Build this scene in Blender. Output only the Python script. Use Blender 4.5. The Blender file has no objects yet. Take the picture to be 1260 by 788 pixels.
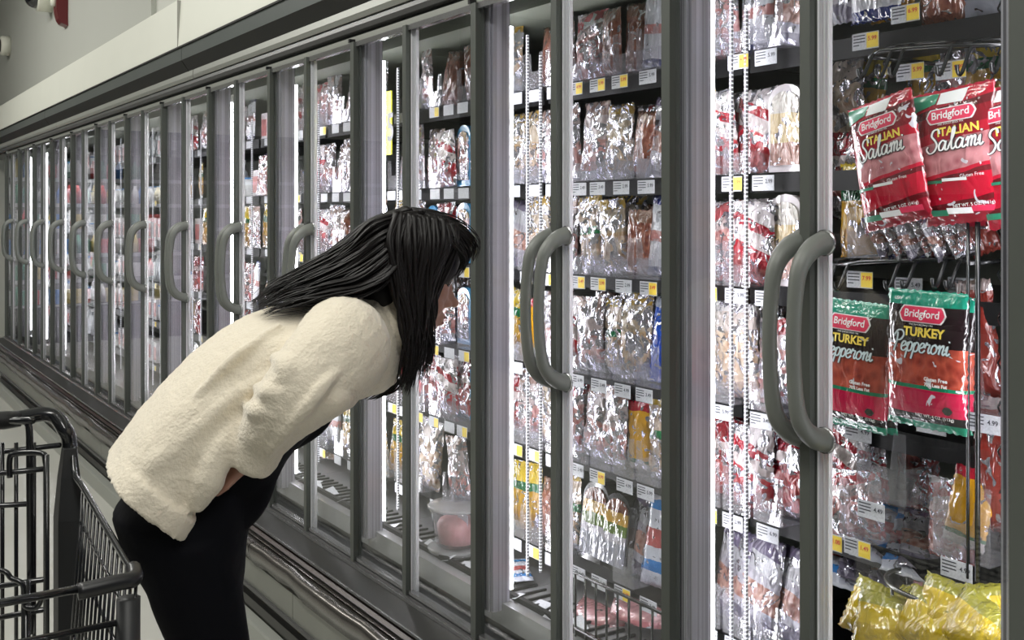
import bpy, math, random
from mathutils import Vector, Matrix, Euler
random.seed(7)
C = bpy.context.scene.collection
SC = bpy.context.scene
PI = math.pi

# ------------------------------------------------------------------ camera, world, lights, exposure
FPX = 1302.0
ALPHA = math.atan(855 / FPX)
PD = 1.47            # distance of the camera from the plane of the doors
HC = 1.50            # camera height
sa, ca = math.sin(ALPHA), math.cos(ALPHA)
cd = bpy.data.cameras.new('camera')
cam = bpy.data.objects.new('camera', cd)
C.objects.link(cam)
cam.location = (-PD, 0, HC)
cam.rotation_euler = (PI / 2, 0, -ALPHA)
cd.sensor_width = 36
cd.lens = FPX / 1260 * 36
cd.shift_y = -(394 - 265) / 1260
cd.clip_start = 0.05
SC.camera = cam

w = bpy.data.worlds.new('world')
SC.world = w
w.use_nodes = True
w.node_tree.nodes['Background'].inputs[0].default_value = (0.86, 0.90, 1.0, 1)
w.node_tree.nodes['Background'].inputs[1].default_value = 0.10

SC.view_settings.view_transform = 'Standard'
SC.view_settings.look = 'None'
SC.view_settings.exposure = 0.0
SC.view_settings.gamma = 1
SC.view_settings.use_curve_mapping = False
SC.cycles.max_bounces = 8
SC.cycles.transparent_max_bounces = 40
SC.cycles.sample_clamp_indirect = 6
SC.cycles.caustics_reflective = False
SC.cycles.caustics_refractive = False

LED_POWER = 31.0
CEIL_POWER = 110


def area_light(name, loc, rot, sx, sy, power, col=(1, 1, 1)):
    ld = bpy.data.lights.new(name, 'AREA')
    ld.shape = 'RECTANGLE'
    ld.size, ld.size_y = sx, sy
    ld.energy = power
    ld.color = col
    o = bpy.data.objects.new(name, ld)
    o.location = loc
    o.rotation_euler = rot
    C.objects.link(o)
    return o


for x, y in ((-1.9, -1.2), (-1.9, 3.4), (-1.9, 8.6), (-4.6, 5.0)):
    area_light('ceiling_lamp_light', (x, y, 4.32), (0, 0, 0), 0.35, 3.6, CEIL_POWER, (1.0, 0.985, 0.93))


def W(px, py, Z):
    u = (px - 630) / FPX * Z
    v = (265 - py) / FPX * Z
    return Vector((-PD + ca * u + sa * Z, -sa * u + ca * Z, HC + v))


# ------------------------------------------------------------------ materials
def mat(name, col=(0.8, 0.8, 0.8), rough=0.5, metal=0.0, coat=0.0, spec=0.5, noise=None, bump=None, emit=None):
    m = bpy.data.materials.new(name)
    m.use_nodes = True
    nt = m.node_tree
    b = nt.nodes['Principled BSDF']
    b.inputs['Base Color'].default_value = (*col, 1)
    b.inputs['Roughness'].default_value = rough
    b.inputs['Metallic'].default_value = metal
    b.inputs['Coat Weight'].default_value = coat
    b.inputs['Coat Roughness'].default_value = 0.08
    b.inputs['Specular IOR Level'].default_value = spec
    tc = None
    if noise or bump:
        tc = nt.nodes.new('ShaderNodeTexCoord')
    if noise:
        sc, amt = noise
        n = nt.nodes.new('ShaderNodeTexNoise')
        n.inputs['Scale'].default_value = sc
        n.inputs['Detail'].default_value = 4
        nt.links.new(tc.outputs['Object'], n.inputs['Vector'])
        mx = nt.nodes.new('ShaderNodeMix')
        mx.data_type = 'RGBA'
        mx.inputs['A'].default_value = (*[c * (1 - amt) for c in col], 1)
        mx.inputs['B'].default_value = (*[min(1, c * (1 + amt)) for c in col], 1)
        nt.links.new(n.outputs['Fac'], mx.inputs['Factor'])
        nt.links.new(mx.outputs['Result'], b.inputs['Base Color'])
    if bump:
        sc, st = bump[:2]
        n = nt.nodes.new('ShaderNodeTexNoise')
        n.inputs['Scale'].default_value = sc
        n.inputs['Detail'].default_value = 3
        nt.links.new(tc.outputs['Object'], n.inputs['Vector'])
        bp = nt.nodes.new('ShaderNodeBump')
        bp.inputs['Strength'].default_value = st
        bp.inputs['Distance'].default_value = bump[2] if len(bump) > 2 else 0.01
        nt.links.new(n.outputs['Fac'], bp.inputs['Height'])
        nt.links.new(bp.outputs['Normal'], b.inputs['Normal'])
    if emit:
        b.inputs['Emission Color'].default_value = (*emit[0], 1)
        b.inputs['Emission Strength'].default_value = emit[1]
    return m


def clear_mat(name, tint=(0.97, 0.98, 0.98), rough=0.02, ior=1.45, haze=0.0, bump=None, gain=1.0):
    """thin clear sheet: fresnel reflection over straight transmission, a little diffuse haze"""
    m = bpy.data.materials.new(name)
    m.use_nodes = True
    nt = m.node_tree
    nt.nodes.clear()
    out = nt.nodes.new('ShaderNodeOutputMaterial')
    tr = nt.nodes.new('ShaderNodeBsdfTransparent')
    tr.inputs[0].default_value = (*tint, 1)
    gl = nt.nodes.new('ShaderNodeBsdfGlossy')
    gl.inputs['Roughness'].default_value = rough
    lw = nt.nodes.new('ShaderNodeLayerWeight')
    lw.inputs['Blend'].default_value = 0.5
    pw = nt.nodes.new('ShaderNodeMath')
    pw.operation = 'POWER'
    pw.inputs[1].default_value = 5.0
    nt.links.new(lw.outputs['Facing'], pw.inputs[0])
    fr = nt.nodes.new('ShaderNodeMath')
    fr.operation = 'MULTIPLY_ADD'
    f0 = ((ior - 1) / (ior + 1)) ** 2
    fr.inputs[1].default_value = 1 - f0
    fr.inputs[2].default_value = f0
    nt.links.new(pw.outputs[0], fr.inputs[0])
    last = tr
    if haze:
        df = nt.nodes.new('ShaderNodeBsdfDiffuse')
        df.inputs[0].default_value = (0.92, 0.92, 0.95, 1)
        tl = nt.nodes.new('ShaderNodeBsdfTranslucent')
        tl.inputs[0].default_value = (0.92, 0.92, 0.95, 1)
        a = nt.nodes.new('ShaderNodeMixShader')
        nt.links.new(df.outputs[0], a.inputs[1])
        nt.links.new(tl.outputs[0], a.inputs[2])
        mh = nt.nodes.new('ShaderNodeMixShader')
        mh.inputs[0].default_value = haze
        nt.links.new(tr.outputs[0], mh.inputs[1])
        nt.links.new(a.outputs[0], mh.inputs[2])
        last = mh
    mx = nt.nodes.new('ShaderNodeMixShader')
    if gain != 1.0:
        mm = nt.nodes.new('ShaderNodeMath')
        mm.operation = 'MULTIPLY'
        mm.use_clamp = True
        mm.inputs[1].default_value = gain
        nt.links.new(fr.outputs[0], mm.inputs[0])
        nt.links.new(mm.outputs[0], mx.inputs[0])
    else:
        nt.links.new(fr.outputs[0], mx.inputs[0])
    nt.links.new(last.outputs[0], mx.inputs[1])
    nt.links.new(gl.outputs[0], mx.inputs[2])
    nt.links.new(mx.outputs[0], out.inputs[0])
    if bump:
        tc = nt.nodes.new('ShaderNodeTexCoord')
        n = nt.nodes.new('ShaderNodeTexNoise')
        n.inputs['Scale'].default_value = bump[0]
        n.inputs['Detail'].default_value = 3
        nt.links.new(tc.outputs['Object'], n.inputs['Vector'])
        bp = nt.nodes.new('ShaderNodeBump')
        bp.inputs['Strength'].default_value = bump[1]
        bp.inputs['Distance'].default_value = 0.01
        nt.links.new(n.outputs['Fac'], bp.inputs['Height'])
        nt.links.new(bp.outputs['Normal'], gl.inputs['Normal'])
        nt.links.new(bp.outputs['Normal'], lw.inputs['Normal'])
    return m


def emit_mat(name, col, strength):
    m = bpy.data.materials.new(name)
    m.use_nodes = True
    nt = m.node_tree
    nt.nodes.clear()
    out = nt.nodes.new('ShaderNodeOutputMaterial')
    e = nt.nodes.new('ShaderNodeEmission')
    e.inputs[0].default_value = (*col, 1)
    e.inputs[1].default_value = strength
    nt.links.new(e.outputs[0], out.inputs[0])
    return m


M = {}
M['cream'] = mat('cream_panel', (0.72, 0.73, 0.65), 0.55, noise=(3, 0.03))
M['wallpaint'] = mat('wall_paint', (0.46, 0.47, 0.43), 0.7, noise=(2, 0.03))
M['ceiling'] = mat('ceiling_paint', (0.75, 0.76, 0.74), 0.8, noise=(2, 0.04))
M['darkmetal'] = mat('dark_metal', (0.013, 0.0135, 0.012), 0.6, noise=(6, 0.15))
M['greymetal'] = mat('grey_painted_metal', (0.13, 0.145, 0.14), 0.35, 0.3, noise=(5, 0.08))
M['greybar'] = mat('grey_bar', (0.11, 0.11, 0.108), 0.4, 0.3)
M['palemetal'] = mat('pale_metal', (0.34, 0.35, 0.32), 0.4, 0.3, noise=(4, 0.06))
M['alu'] = mat('brushed_aluminium', (0.52, 0.52, 0.53), 0.24, 0.9, bump=(30, 0.05))
M['aludark'] = mat('dark_groove_aluminium', (0.10, 0.10, 0.10), 0.4, 0.6)  # plain dark aluminium for the groove rails
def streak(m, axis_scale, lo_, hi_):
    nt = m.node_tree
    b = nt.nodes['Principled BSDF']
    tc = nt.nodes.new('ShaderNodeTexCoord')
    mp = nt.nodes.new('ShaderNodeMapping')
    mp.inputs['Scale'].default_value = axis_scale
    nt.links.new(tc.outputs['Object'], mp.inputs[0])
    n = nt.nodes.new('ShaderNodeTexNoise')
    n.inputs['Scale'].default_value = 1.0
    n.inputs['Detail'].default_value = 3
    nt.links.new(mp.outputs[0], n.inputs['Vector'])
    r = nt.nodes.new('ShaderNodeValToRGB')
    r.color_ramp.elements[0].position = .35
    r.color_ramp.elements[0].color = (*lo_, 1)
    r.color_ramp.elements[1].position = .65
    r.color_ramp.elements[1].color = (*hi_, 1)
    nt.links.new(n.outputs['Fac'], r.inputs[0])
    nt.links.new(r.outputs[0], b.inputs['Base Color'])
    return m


M['mull'] = streak(mat('mullion_extrusion', (0.5, 0.5, 0.5), 0.28, 0.35), (90, 260, 0.25), (.12, .115, .14), (.78, .76, .86))  # extrusion streaks whose contrast also paints in mirror reflections
M['strip'] = mat('grey_edge_strip', (0.082, 0.090, 0.080), 0.45, noise=(12, 0.05))
M['handle'] = mat('grey_handle_plastic', (0.150, 0.160, 0.145), 0.42, noise=(20, 0.06))
M['lip'] = mat('bumper_steel', (0.15, 0.15, 0.14), 0.28, 0.8, noise=(9, 0.2), bump=(6, 0.12))
M['bumper'] = mat('scuffed_bumper_metal', (0.14, 0.13, 0.12), 0.25, 0.75, noise=(5, 0.35), bump=(4, 0.25, 0.02))
M['kick'] = mat('kick_panel', (0.22, 0.225, 0.20), 0.4, 0.4, noise=(4, 0.15))
M['black'] = mat('black_plastic', (0.010, 0.010, 0.011), 0.35)
M['shelf'] = mat('black_shelf', (0.008, 0.008, 0.009), 0.55, spec=.3)
M['backpanel'] = mat('case_back_panel', (0.20, 0.22, 0.18), 0.5, noise=(3, 0.06))
M['deck'] = mat('case_deck', (0.50, 0.50, 0.52), 0.22, 0.5, bump=(12, .1))
M['glass'] = clear_mat('door_glass', (0.965, 0.975, 0.97), 0.004, 1.5, gain=1.05)
M['clear'] = clear_mat('clear_plastic', (0.95, 0.95, 0.97), 0.09, 1.5, haze=0.05, bump=(25, 0.25))
M['gasket'] = clear_mat('pale_translucent_seal', (0.9, 0.9, 0.95), 0.1, 1.5, haze=0.93)
M['sealwhite'] = mat('white_seal', (0.93, 0.92, 0.97), 0.25, coat=1)
M['trayface'] = clear_mat('frosted_tray', (0.95, 0.95, 0.97), 0.10, 1.5, haze=0.13, bump=(26, 0.35), gain=1.7)
M['film'] = clear_mat('clear_film', (0.97, 0.97, 0.98), 0.10, 1.5, haze=0.05, bump=(45, 0.9))
M['led'] = emit_mat('led_white', (0.97, 0.95, 1.0), LED_POWER)
M['white'] = mat('white_card', (0.82, 0.82, 0.82), 0.5)
M['paper'] = mat('paper_print', (0.52, 0.53, 0.57), 0.5, noise=(260, 0.35))
M['yellow'] = mat('yellow_card', (0.86, 0.64, 0.06), 0.5)
M['red'] = mat('red_ink', (0.62, 0.02, 0.03), 0.5)
M['dkink'] = mat('dark_ink', (0.02, 0.02, 0.03), 0.5)
M['wire'] = mat('black_wire', (0.012, 0.013, 0.015), 0.22, 0.2, coat=0.6)
M['chrome'] = mat('grey_wire', (0.12, 0.12, 0.11), 0.25, 0.8)
M['floor'] = mat('polished_floor', (0.46, 0.46, 0.42), 0.22, noise=(1.6, 0.12), bump=(2, 0.02))
M['gold'] = mat('gold_ink', (0.90, 0.68, 0.10), 0.4)
M['whiteink'] = mat('white_ink', (0.92, 0.92, 0.92), 0.4)
M['silverink'] = mat('pale_blue_ink', (0.72, 0.84, 0.88), 0.4)
M['badge'] = mat('rose_badge', (0.74, 0.035, 0.10), 0.35)
M['devwhite'] = mat('ivory_plastic', (0.78, 0.78, 0.68), 0.4)
M['devred'] = mat('red_alarm_plastic', (0.12, 0.008, 0.012), 0.35)
M['dome'] = mat('smoked_dome', (0.012, 0.012, 0.014), 0.06, coat=1)
M['blue'] = mat('blue_plastic', (0.05, 0.25, 0.62), 0.3, coat=0.4)
M['greenp'] = mat('green_plastic', (0.02, 0.22, 0.12), 0.3, coat=0.4)


# ------------------------------------------------------------------ mesh helpers
class MB:
    def __init__(s):
        s.v, s.f, s.sm = [], [], []

    def add(s, vs, fs, smooth=False):
        b = len(s.v)
        s.v += [tuple(v) for v in vs]
        s.f += [tuple(i + b for i in f) for f in fs]
        s.sm += [smooth] * len(fs)
        return s

    def box(s, x0, x1, y0, y1, z0, z1, mt=None):
        vs = [Vector((x, y, z)) for x in (x0, x1) for y in (y0, y1) for z in (z0, z1)]
        if mt:
            vs = [mt @ v for v in vs]
        return s.add(vs, [(0, 1, 3, 2), (4, 6, 7, 5), (0, 4, 5, 1), (2, 3, 7, 6), (0, 2, 6, 4), (1, 5, 7, 3)])

    def tube(s, pts, r, n=8, smooth=True, cap=True, flat=1.0):
        pts = [Vector(p) for p in pts]
        rr = r if isinstance(r, (list, tuple)) else [r] * len(pts)
        vs, fs = [], []
        up = None
        for i, p in enumerate(pts):
            t = (pts[min(i + 1, len(pts) - 1)] - pts[max(i - 1, 0)])
            if t.length < 1e-9:
                t = Vector((0, 0, 1))
            t.normalize()
            if up is None:
                up = Vector((0, 0, 1)) if abs(t.z) < 0.9 else Vector((1, 0, 0))
            sd = t.cross(up)
            if sd.length < 1e-6:
                sd = t.orthogonal()
            sd.normalize()
            up = sd.cross(t).normalized()
            for k in range(n):
                a = 2 * PI * k / n
                vs.append(p + (sd * math.cos(a) + up * math.sin(a) * flat) * rr[i])
        for i in range(len(pts) - 1):
            for k in range(n):
                a, b = i * n + k, i * n + (k + 1) % n
                fs.append((a, b, b + n, a + n))
        if cap:
            fs.append(tuple(range(n - 1, -1, -1)))
            fs.append(tuple((len(pts) - 1) * n + k for k in range(n)))
        return s.add(vs, fs, smooth)

    def loft(s, rings, smooth=True, cap=True):
        n = len(rings[0])
        vs = [v for r in rings for v in r]
        fs = []
        for i in range(len(rings) - 1):
            for k in range(n):
                a, b = i * n + k, i * n + (k + 1) % n
                fs.append((a, b, b + n, a + n))
        if cap:
            fs.append(tuple(range(n - 1, -1, -1)))
            fs.append(tuple((len(rings) - 1) * n + k for k in range(n)))
        return s.add(vs, fs, smooth)

    def lathe(s, prof, c=(0, 0, 0), n=20, axis='Z', smooth=True):
        rings = []
        for r, h in prof:
            ring = []
            for k in range(n):
                a = 2 * PI * k / n
                if axis == 'Z':
                    ring.append(Vector((c[0] + r * math.cos(a), c[1] + r * math.sin(a), c[2] + h)))
                else:
                    ring.append(Vector((c[0] + h, c[1] + r * math.cos(a), c[2] + r * math.sin(a))))
            rings.append(ring)
        return s.loft(rings, smooth)

    def ball(s, c, r, n=16, m=10, mt=None):
        c = Vector(c)
        r = Vector(r) if hasattr(r, '__len__') else Vector((r, r, r))
        rings = []
        for i in range(m + 1):
            th = 0.001 + (PI - 0.002) * i / m
            ring = []
            for k in range(n):
                a = 2 * PI * k / n
                v = Vector((math.sin(th) * math.cos(a) * r.x, math.sin(th) * math.sin(a) * r.y, -math.cos(th) * r.z))
                if mt:
                    v = mt @ v
                ring.append(c + v)
            rings.append(ring)
        return s.loft(rings)

    def prism(s, poly, ext, plane='XZ', at=0.0, smooth=False):
        """poly extruded; plane XZ -> thickness along y from at to at+ext; YZ -> along x"""
        n = len(poly)
        vs = []
        for t in (at, at + ext):
            for a, b in poly:
                vs.append((a, t, b) if plane == 'XZ' else (t, a, b) if plane == 'YZ' else (a, b, t))
        fs = [tuple(range(n)), tuple(range(2 * n - 1, n - 1, -1))]
        for i in range(n):
            j = (i + 1) % n
            fs.append((i, i + n, j + n, j))
        return s.add(vs, fs, smooth)

    def mesh(s, name, m=None):
        me = bpy.data.meshes.new(name)
        me.from_pydata(s.v, [], s.f)
        me.polygons.foreach_set('use_smooth', s.sm)
        if m:
            me.materials.append(m)
        me.update()
        return me

    def build(s, name, m=None, parent=None, loc=None):
        o = bpy.data.objects.new(name, s.mesh(name, m))
        C.objects.link(o)
        if parent:
            o.parent = parent
        if loc is not None:
            o.location = loc
        return o


def tag(o, label=None, cat=None, group=None, kind=None):
    if label:
        n = len(label.replace('-', ' ').split())
        if not 4 <= n <= 18:
            print('LABEL LENGTH', n, label)
        o['label'] = label
    if cat:
        o['category'] = cat
    if group:
        o['group'] = group
    if kind:
        o['kind'] = kind
    return o


def empty(name, loc=(0, 0, 0), rz=0.0, rot=None):
    o = bpy.data.objects.new(name, None)
    o.empty_display_size = 0.05
    o.location = loc
    o.rotation_euler = rot if rot else (0, 0, rz)
    C.objects.link(o)
    return o


def copy_tree(o, parent=None):
    c = o.copy()
    C.objects.link(c)
    if parent is not None:
        c.parent = parent
        c.matrix_parent_inverse = o.matrix_parent_inverse.copy()
    for ch in list(KIDS.get(o.name, [])):
        copy_tree(ch, c)
    return c


KIDS = {}


def kids(o):
    """remember the children of a finished thing so copies can be made"""
    KIDS[o.name] = list(o.children)
    for ch in o.children:
        kids(ch)


def struct(o):
    o['kind'] = 'structure'
    return o


def extrude_profile(name, prof, y0, y1, m, closed=True, segs=1):
    mb = MB()
    n = len(prof)
    ys = [y0 + (y1 - y0) * i / segs for i in range(segs + 1)]
    rings = [[Vector((a, y, z)) for a, z in prof] for y in ys]
    mb.loft(rings, smooth=False)
    return mb.build(name, m)


def catmull(pts, k=6):
    pts = [Vector(p) for p in pts]
    out = []
    for i in range(len(pts) - 1):
        p0, p1, p2, p3 = pts[max(i - 1, 0)], pts[i], pts[i + 1], pts[min(i + 2, len(pts) - 1)]
        for j in range(k):
            t = j / k
            out.append(0.5 * ((2 * p1) + (p2 - p0) * t + (2 * p0 - 5 * p1 + 4 * p2 - p3) * t * t + (3 * p1 - p0 - 3 * p2 + p3) * t ** 3))
    out.append(pts[-1])
    return out


# ------------------------------------------------------------------ the room
Y0, PITCH, NU = 0.893, 0.76, 13
YEND = Y0 + PITCH * NU          # far end of the run
YN = Y0 - PITCH                 # near end that is built
struct(MB().box(-7, 3, -3.0, 15, -0.05, 0).build('floor', M['floor']))
struct(MB().box(-7, 3, -3.0, 15, 4.5, 4.6).build('ceiling', M['ceiling']))
# shop wall above and behind the run of cases
struct(MB().box(0.20, 0.30, -0.4, 6.36, 2.3, 4.5).build('wall_right', mat('wall_paint_light', (0.60, 0.61, 0.56), 0.7, noise=(2, 0.03))))
struct(MB().box(0.17, 0.30, 6.36, 14, 2.3, 4.5).build('wall_right_far', M['wallpaint']))
struct(MB().box(-7, 3, 14.4, 14.5, 0, 4.5).build('wall_back', M['cream']))
struct(MB().box(-7.1, -7, -3, 15, 0, 4.5).build('wall_left', mat('taupe_wall', (.22, .22, .21), .7, noise=(2, .05))))


def dh(a, ratio):
    return HC + ratio * (PD + a) / ca


# cream fascia, slightly leaning back
prof = [(-0.036, dh(-0.036, 0.4655)), (-0.020, dh(-0.020, 0.597)), (0.25, dh(-0.02, 0.597)), (0.25, dh(-0.036, 0.4655))]
fas = extrude_profile('trim_1', prof, YN, 12.4, M['cream'])
struct(fas)
mb = MB()
for y in (5.08, 2.6):
    mb.box(-0.0385, -0.02, y, y + 0.003, dh(-0.036, 0.4655), dh(-0.02, 0.59))
struct(mb.build('trim_2', mat('panel_joint_line', (0.35, 0.35, 0.32), 0.7)))
# thin dark line under the fascia and the two faced canopy nose
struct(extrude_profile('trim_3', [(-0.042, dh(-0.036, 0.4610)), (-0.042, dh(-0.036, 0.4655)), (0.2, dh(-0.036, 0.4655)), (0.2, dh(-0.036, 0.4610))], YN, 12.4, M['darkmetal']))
YS = [YN, 1.2, 5.02, 8.6, 12.4]
za, zb, zc = dh(-0.036, 0.4605), dh(-0.036, 0.426), dh(0.0, 0.3875)
for i in range(4):
    y0, y1 = YS[i] + 0.004, YS[i + 1] - 0.004
    o = extrude_profile('trim_4', [(-0.036, za), (-0.036, zb), (0.2, zb), (0.2, za)], y0, y1, M['greymetal'])
    struct(o)
    struct(extrude_profile('trim_5', [(-0.0362, zb), (-0.002, zc), (0.2, zc), (0.2, zb)], y0 + 0.0, y1 - 0.0, M['darkmetal']))
YS = [YN, 1.0, 4.93, 8.3, 12.4]
for i in range(4):
    struct(extrude_profile('trim_6', [(-0.006, dh(0, 0.386)), (-0.010, dh(0, 0.372)), (-0.004, dh(0, 0.3625)), (0.2, dh(0, 0.3625)), (0.2, dh(0, 0.386))], YS[i] + 0.005, YS[i + 1] - 0.005, M['palemetal']))
struct(extrude_profile('trim_7', [(0.004, dh(0, 0.3625)), (0.004, dh(0, 0.3585)), (0.2, dh(0, 0.3585)), (0.2, dh(0, 0.3625))], YN, 12.4, M['black']))
struct(extrude_profile('trim_8', [(-0.004, dh(0, 0.3585)), (-0.008, dh(0, 0.350)), (-0.004, dh(0, 0.3415)), (0.2, dh(0, 0.3415)), (0.2, dh(0, 0.3585))], YN, 12.4, M['greybar']))
struct(extrude_profile('trim_9', [(0.02, dh(0, 0.3415)), (0.02, dh(0, 0.334)), (0.2, dh(0, 0.334)), (0.2, dh(0, 0.3415))], YN, 12.4, M['black']))
ZDT = dh(0, 0.3325)             # top of the doors
ZDB = dh(0, -0.6415)            # bottom of the doors


def lo(a, ratio):
    return dh(a, -ratio)


# base: sill rails, dark ledge, rub rails, bulging bumper, kick panel, toe space, floor rail
BE = YEND + 0.02
struct(extrude_profile('trim_10', [(-0.012, lo(-0.012, .641)), (-0.012, lo(-0.012, .646)), (0.10, lo(-0.012, .646)), (0.10, lo(-0.012, .641))], YN, BE, M['alu']))
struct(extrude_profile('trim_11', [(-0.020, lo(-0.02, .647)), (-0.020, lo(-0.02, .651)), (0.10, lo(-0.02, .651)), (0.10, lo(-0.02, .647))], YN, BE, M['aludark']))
struct(extrude_profile('trim_12', [(-0.026, lo(-0.026, .652)), (-0.030, lo(-0.03, .658)), (0.10, lo(-0.03, .658)), (0.10, lo(-0.026, .652))], YN, BE, M['alu']))
struct(extrude_profile('trim_13', [(-0.030, lo(-0.03, .6585)), (-0.095, lo(-0.095, .7035)), (-0.095, lo(-0.095, .720)), (0.10, lo(-0.03, .74)), (0.10, lo(-0.03, .6585))], YN, BE, mat('dark_ledge', (0.014, 0.014, 0.013), 0.45, 0.0, noise=(7, 0.25))))
struct(extrude_profile('trim_14', [(-0.097, lo(-0.097, .701)), (-0.106, lo(-0.106, .704)), (-0.108, lo(-0.108, .708)), (-0.090, lo(-0.10, .712))], YN, BE, M['alu']))
struct(extrude_profile('trim_15', [(-0.100, lo(-0.10, .712)), (-0.112, lo(-0.112, .724)), (-0.09, lo(-0.112, .728)), (-0.05, lo(-0.10, .712))], YN, BE, mat('worn_rubber_rail', (0.035, 0.02, 0.018), 0.35, 0.1, noise=(8, 0.4))))
bumper_prof = [(-0.108, .7275), (-0.128, .731), (-0.134, .735), (-0.128, .738), (-0.145, .744), (-0.162, .755), (-0.172, .768),
               (-0.172, .780), (-0.162, .790), (-0.150, .796), (-0.05, .80), (-0.05, .728)]
YS = [YN, 2.1, 3.70, 6.4, 9.0, BE - 0.12]
for i in range(5):
    mb = MB()
    y0, y1 = YS[i] + 0.003, YS[i + 1] - 0.003
    n = 14
    rings = []
    for j in range(n + 1):
        y = y0 + (y1 - y0) * j / n
        wob = 0.004 * math.sin(y * 9 + i * 2) + 0.003 * math.sin(y * 23)
        rings.append([Vector((a + (wob if r > .74 and a < -.06 else 0), y, lo(a, r) + (wob if r > .79 and a < -.06 else 0))) for a, r in bumper_prof])
    mb.loft(rings, smooth=True)
    if i == 4:   # rounded end cap of the bumper
        rr = []
        for j in range(7):
            t = j / 6 * PI / 2
            k = math.cos(t) * 0.98 + 0.02
            rr.append([Vector((-0.05 + (a + 0.05) * k, y1 + 0.13 * math.sin(t), lo(a, r))) for a, r in bumper_prof])
        mb.loft(rr, smooth=True)
    o = mb.build('trim_16', M['bumper'])
    md = o.modifiers.new('edge', 'EDGE_SPLIT')
    md.split_angle = math.radians(50)
    struct(o)
zk1, zk0 = lo(-0.145, .797), lo(-0.145, .852)
YS = [YN, 2.4, 3.35, 6.2, 8.8, BE]
for i in range(5):
    struct(extrude_profile('trim_17', [(-0.145, zk1), (-0.145, zk0), (-0.03, zk0), (-0.03, zk1)], YS[i] + 0.002, YS[i + 1] - 0.002, M['kick']))
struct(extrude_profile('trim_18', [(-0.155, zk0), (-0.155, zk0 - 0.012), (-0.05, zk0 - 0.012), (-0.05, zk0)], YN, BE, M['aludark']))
struct(extrude_profile('trim_19', [(-0.05, zk0 - 0.012), (-0.05, 0), (0.05, 0), (0.05, zk0 - 0.012)], YN, BE, M['black']))
YS = [YN, 1.9, 4.3, 6.8, 12.4]
for i in range(4):
    struct(extrude_profile('trim_20', [(-0.205, 0.0), (-0.205, 0.070), (-0.20, 0.078), (-0.165, 0.078), (-0.160, 0.0)], YS[i] + 0.003, YS[i + 1] - 0.003, M['palemetal']))

# ------------------------------------------------------------------ refrigerated case units
ORD = ['first', 'second', 'third', 'fourth', 'fifth', 'sixth', 'seventh', 'eighth', 'ninth', 'tenth', 'eleventh',
       'twelfth', 'thirteenth', 'fourteenth', 'fifteenth', 'sixteenth', 'seventeenth', 'eighteenth', 'nineteenth',
       'twentieth', 'twenty-first', 'twenty-second', 'twenty-third', 'twenty-fourth', 'twenty-fifth', 'twenty-sixth']
SHELF = [HC + d for d in (0.345, 0.085, -0.155, -0.410, -0.640, -0.905)]
DECK = HC - 1.03
ZG1, ZG0 = ZDT - 0.026, ZDB + 0.008


def handle_mesh():
    mb = MB()
    # local: x = -out of the door, y along the run, z about the middle of the handle
    pts = [(-0.002, 0, 0.172), (-0.026, 0, 0.166), (-0.050, 0, 0.150), (-0.066, 0, 0.128), (-0.074, 0, 0.098),
           (-0.079, 0, 0.05), (-0.081, 0, 0.0), (-0.079, 0, -0.05), (-0.074, 0, -0.098), (-0.066, 0, -0.128),
           (-0.050, 0, -0.150), (-0.026, 0, -0.166), (-0.002, 0, -0.172)]
    rr = [0.0215, 0.019, 0.0165, 0.015, 0.0138, 0.013, 0.013, 0.013, 0.0138, 0.015, 0.0165, 0.019, 0.0215]
    mb.tube(catmull(pts, 3), [rr[min(i // 3, 12)] + (rr[min(i // 3 + 1, 12)] - rr[min(i // 3, 12)]) * (i % 3) / 3 for i in range(37)], n=14)
    return mb


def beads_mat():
    m = mat('beaded_led_reflection', (0.25, 0.25, 0.28), 0.3)  # glowing beads that imitate the lamps' reflections in the glass
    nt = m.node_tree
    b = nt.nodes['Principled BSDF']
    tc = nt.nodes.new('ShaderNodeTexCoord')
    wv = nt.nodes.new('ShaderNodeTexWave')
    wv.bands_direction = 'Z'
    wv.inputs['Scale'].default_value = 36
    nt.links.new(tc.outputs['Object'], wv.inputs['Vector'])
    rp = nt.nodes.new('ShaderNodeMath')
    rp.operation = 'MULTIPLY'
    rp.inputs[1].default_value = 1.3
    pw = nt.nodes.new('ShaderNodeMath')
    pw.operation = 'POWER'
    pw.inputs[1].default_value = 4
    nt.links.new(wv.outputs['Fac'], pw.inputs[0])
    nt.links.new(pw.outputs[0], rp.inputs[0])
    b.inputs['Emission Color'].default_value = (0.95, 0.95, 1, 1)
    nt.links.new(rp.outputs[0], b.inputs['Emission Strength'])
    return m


M['beads'] = beads_mat()


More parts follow.
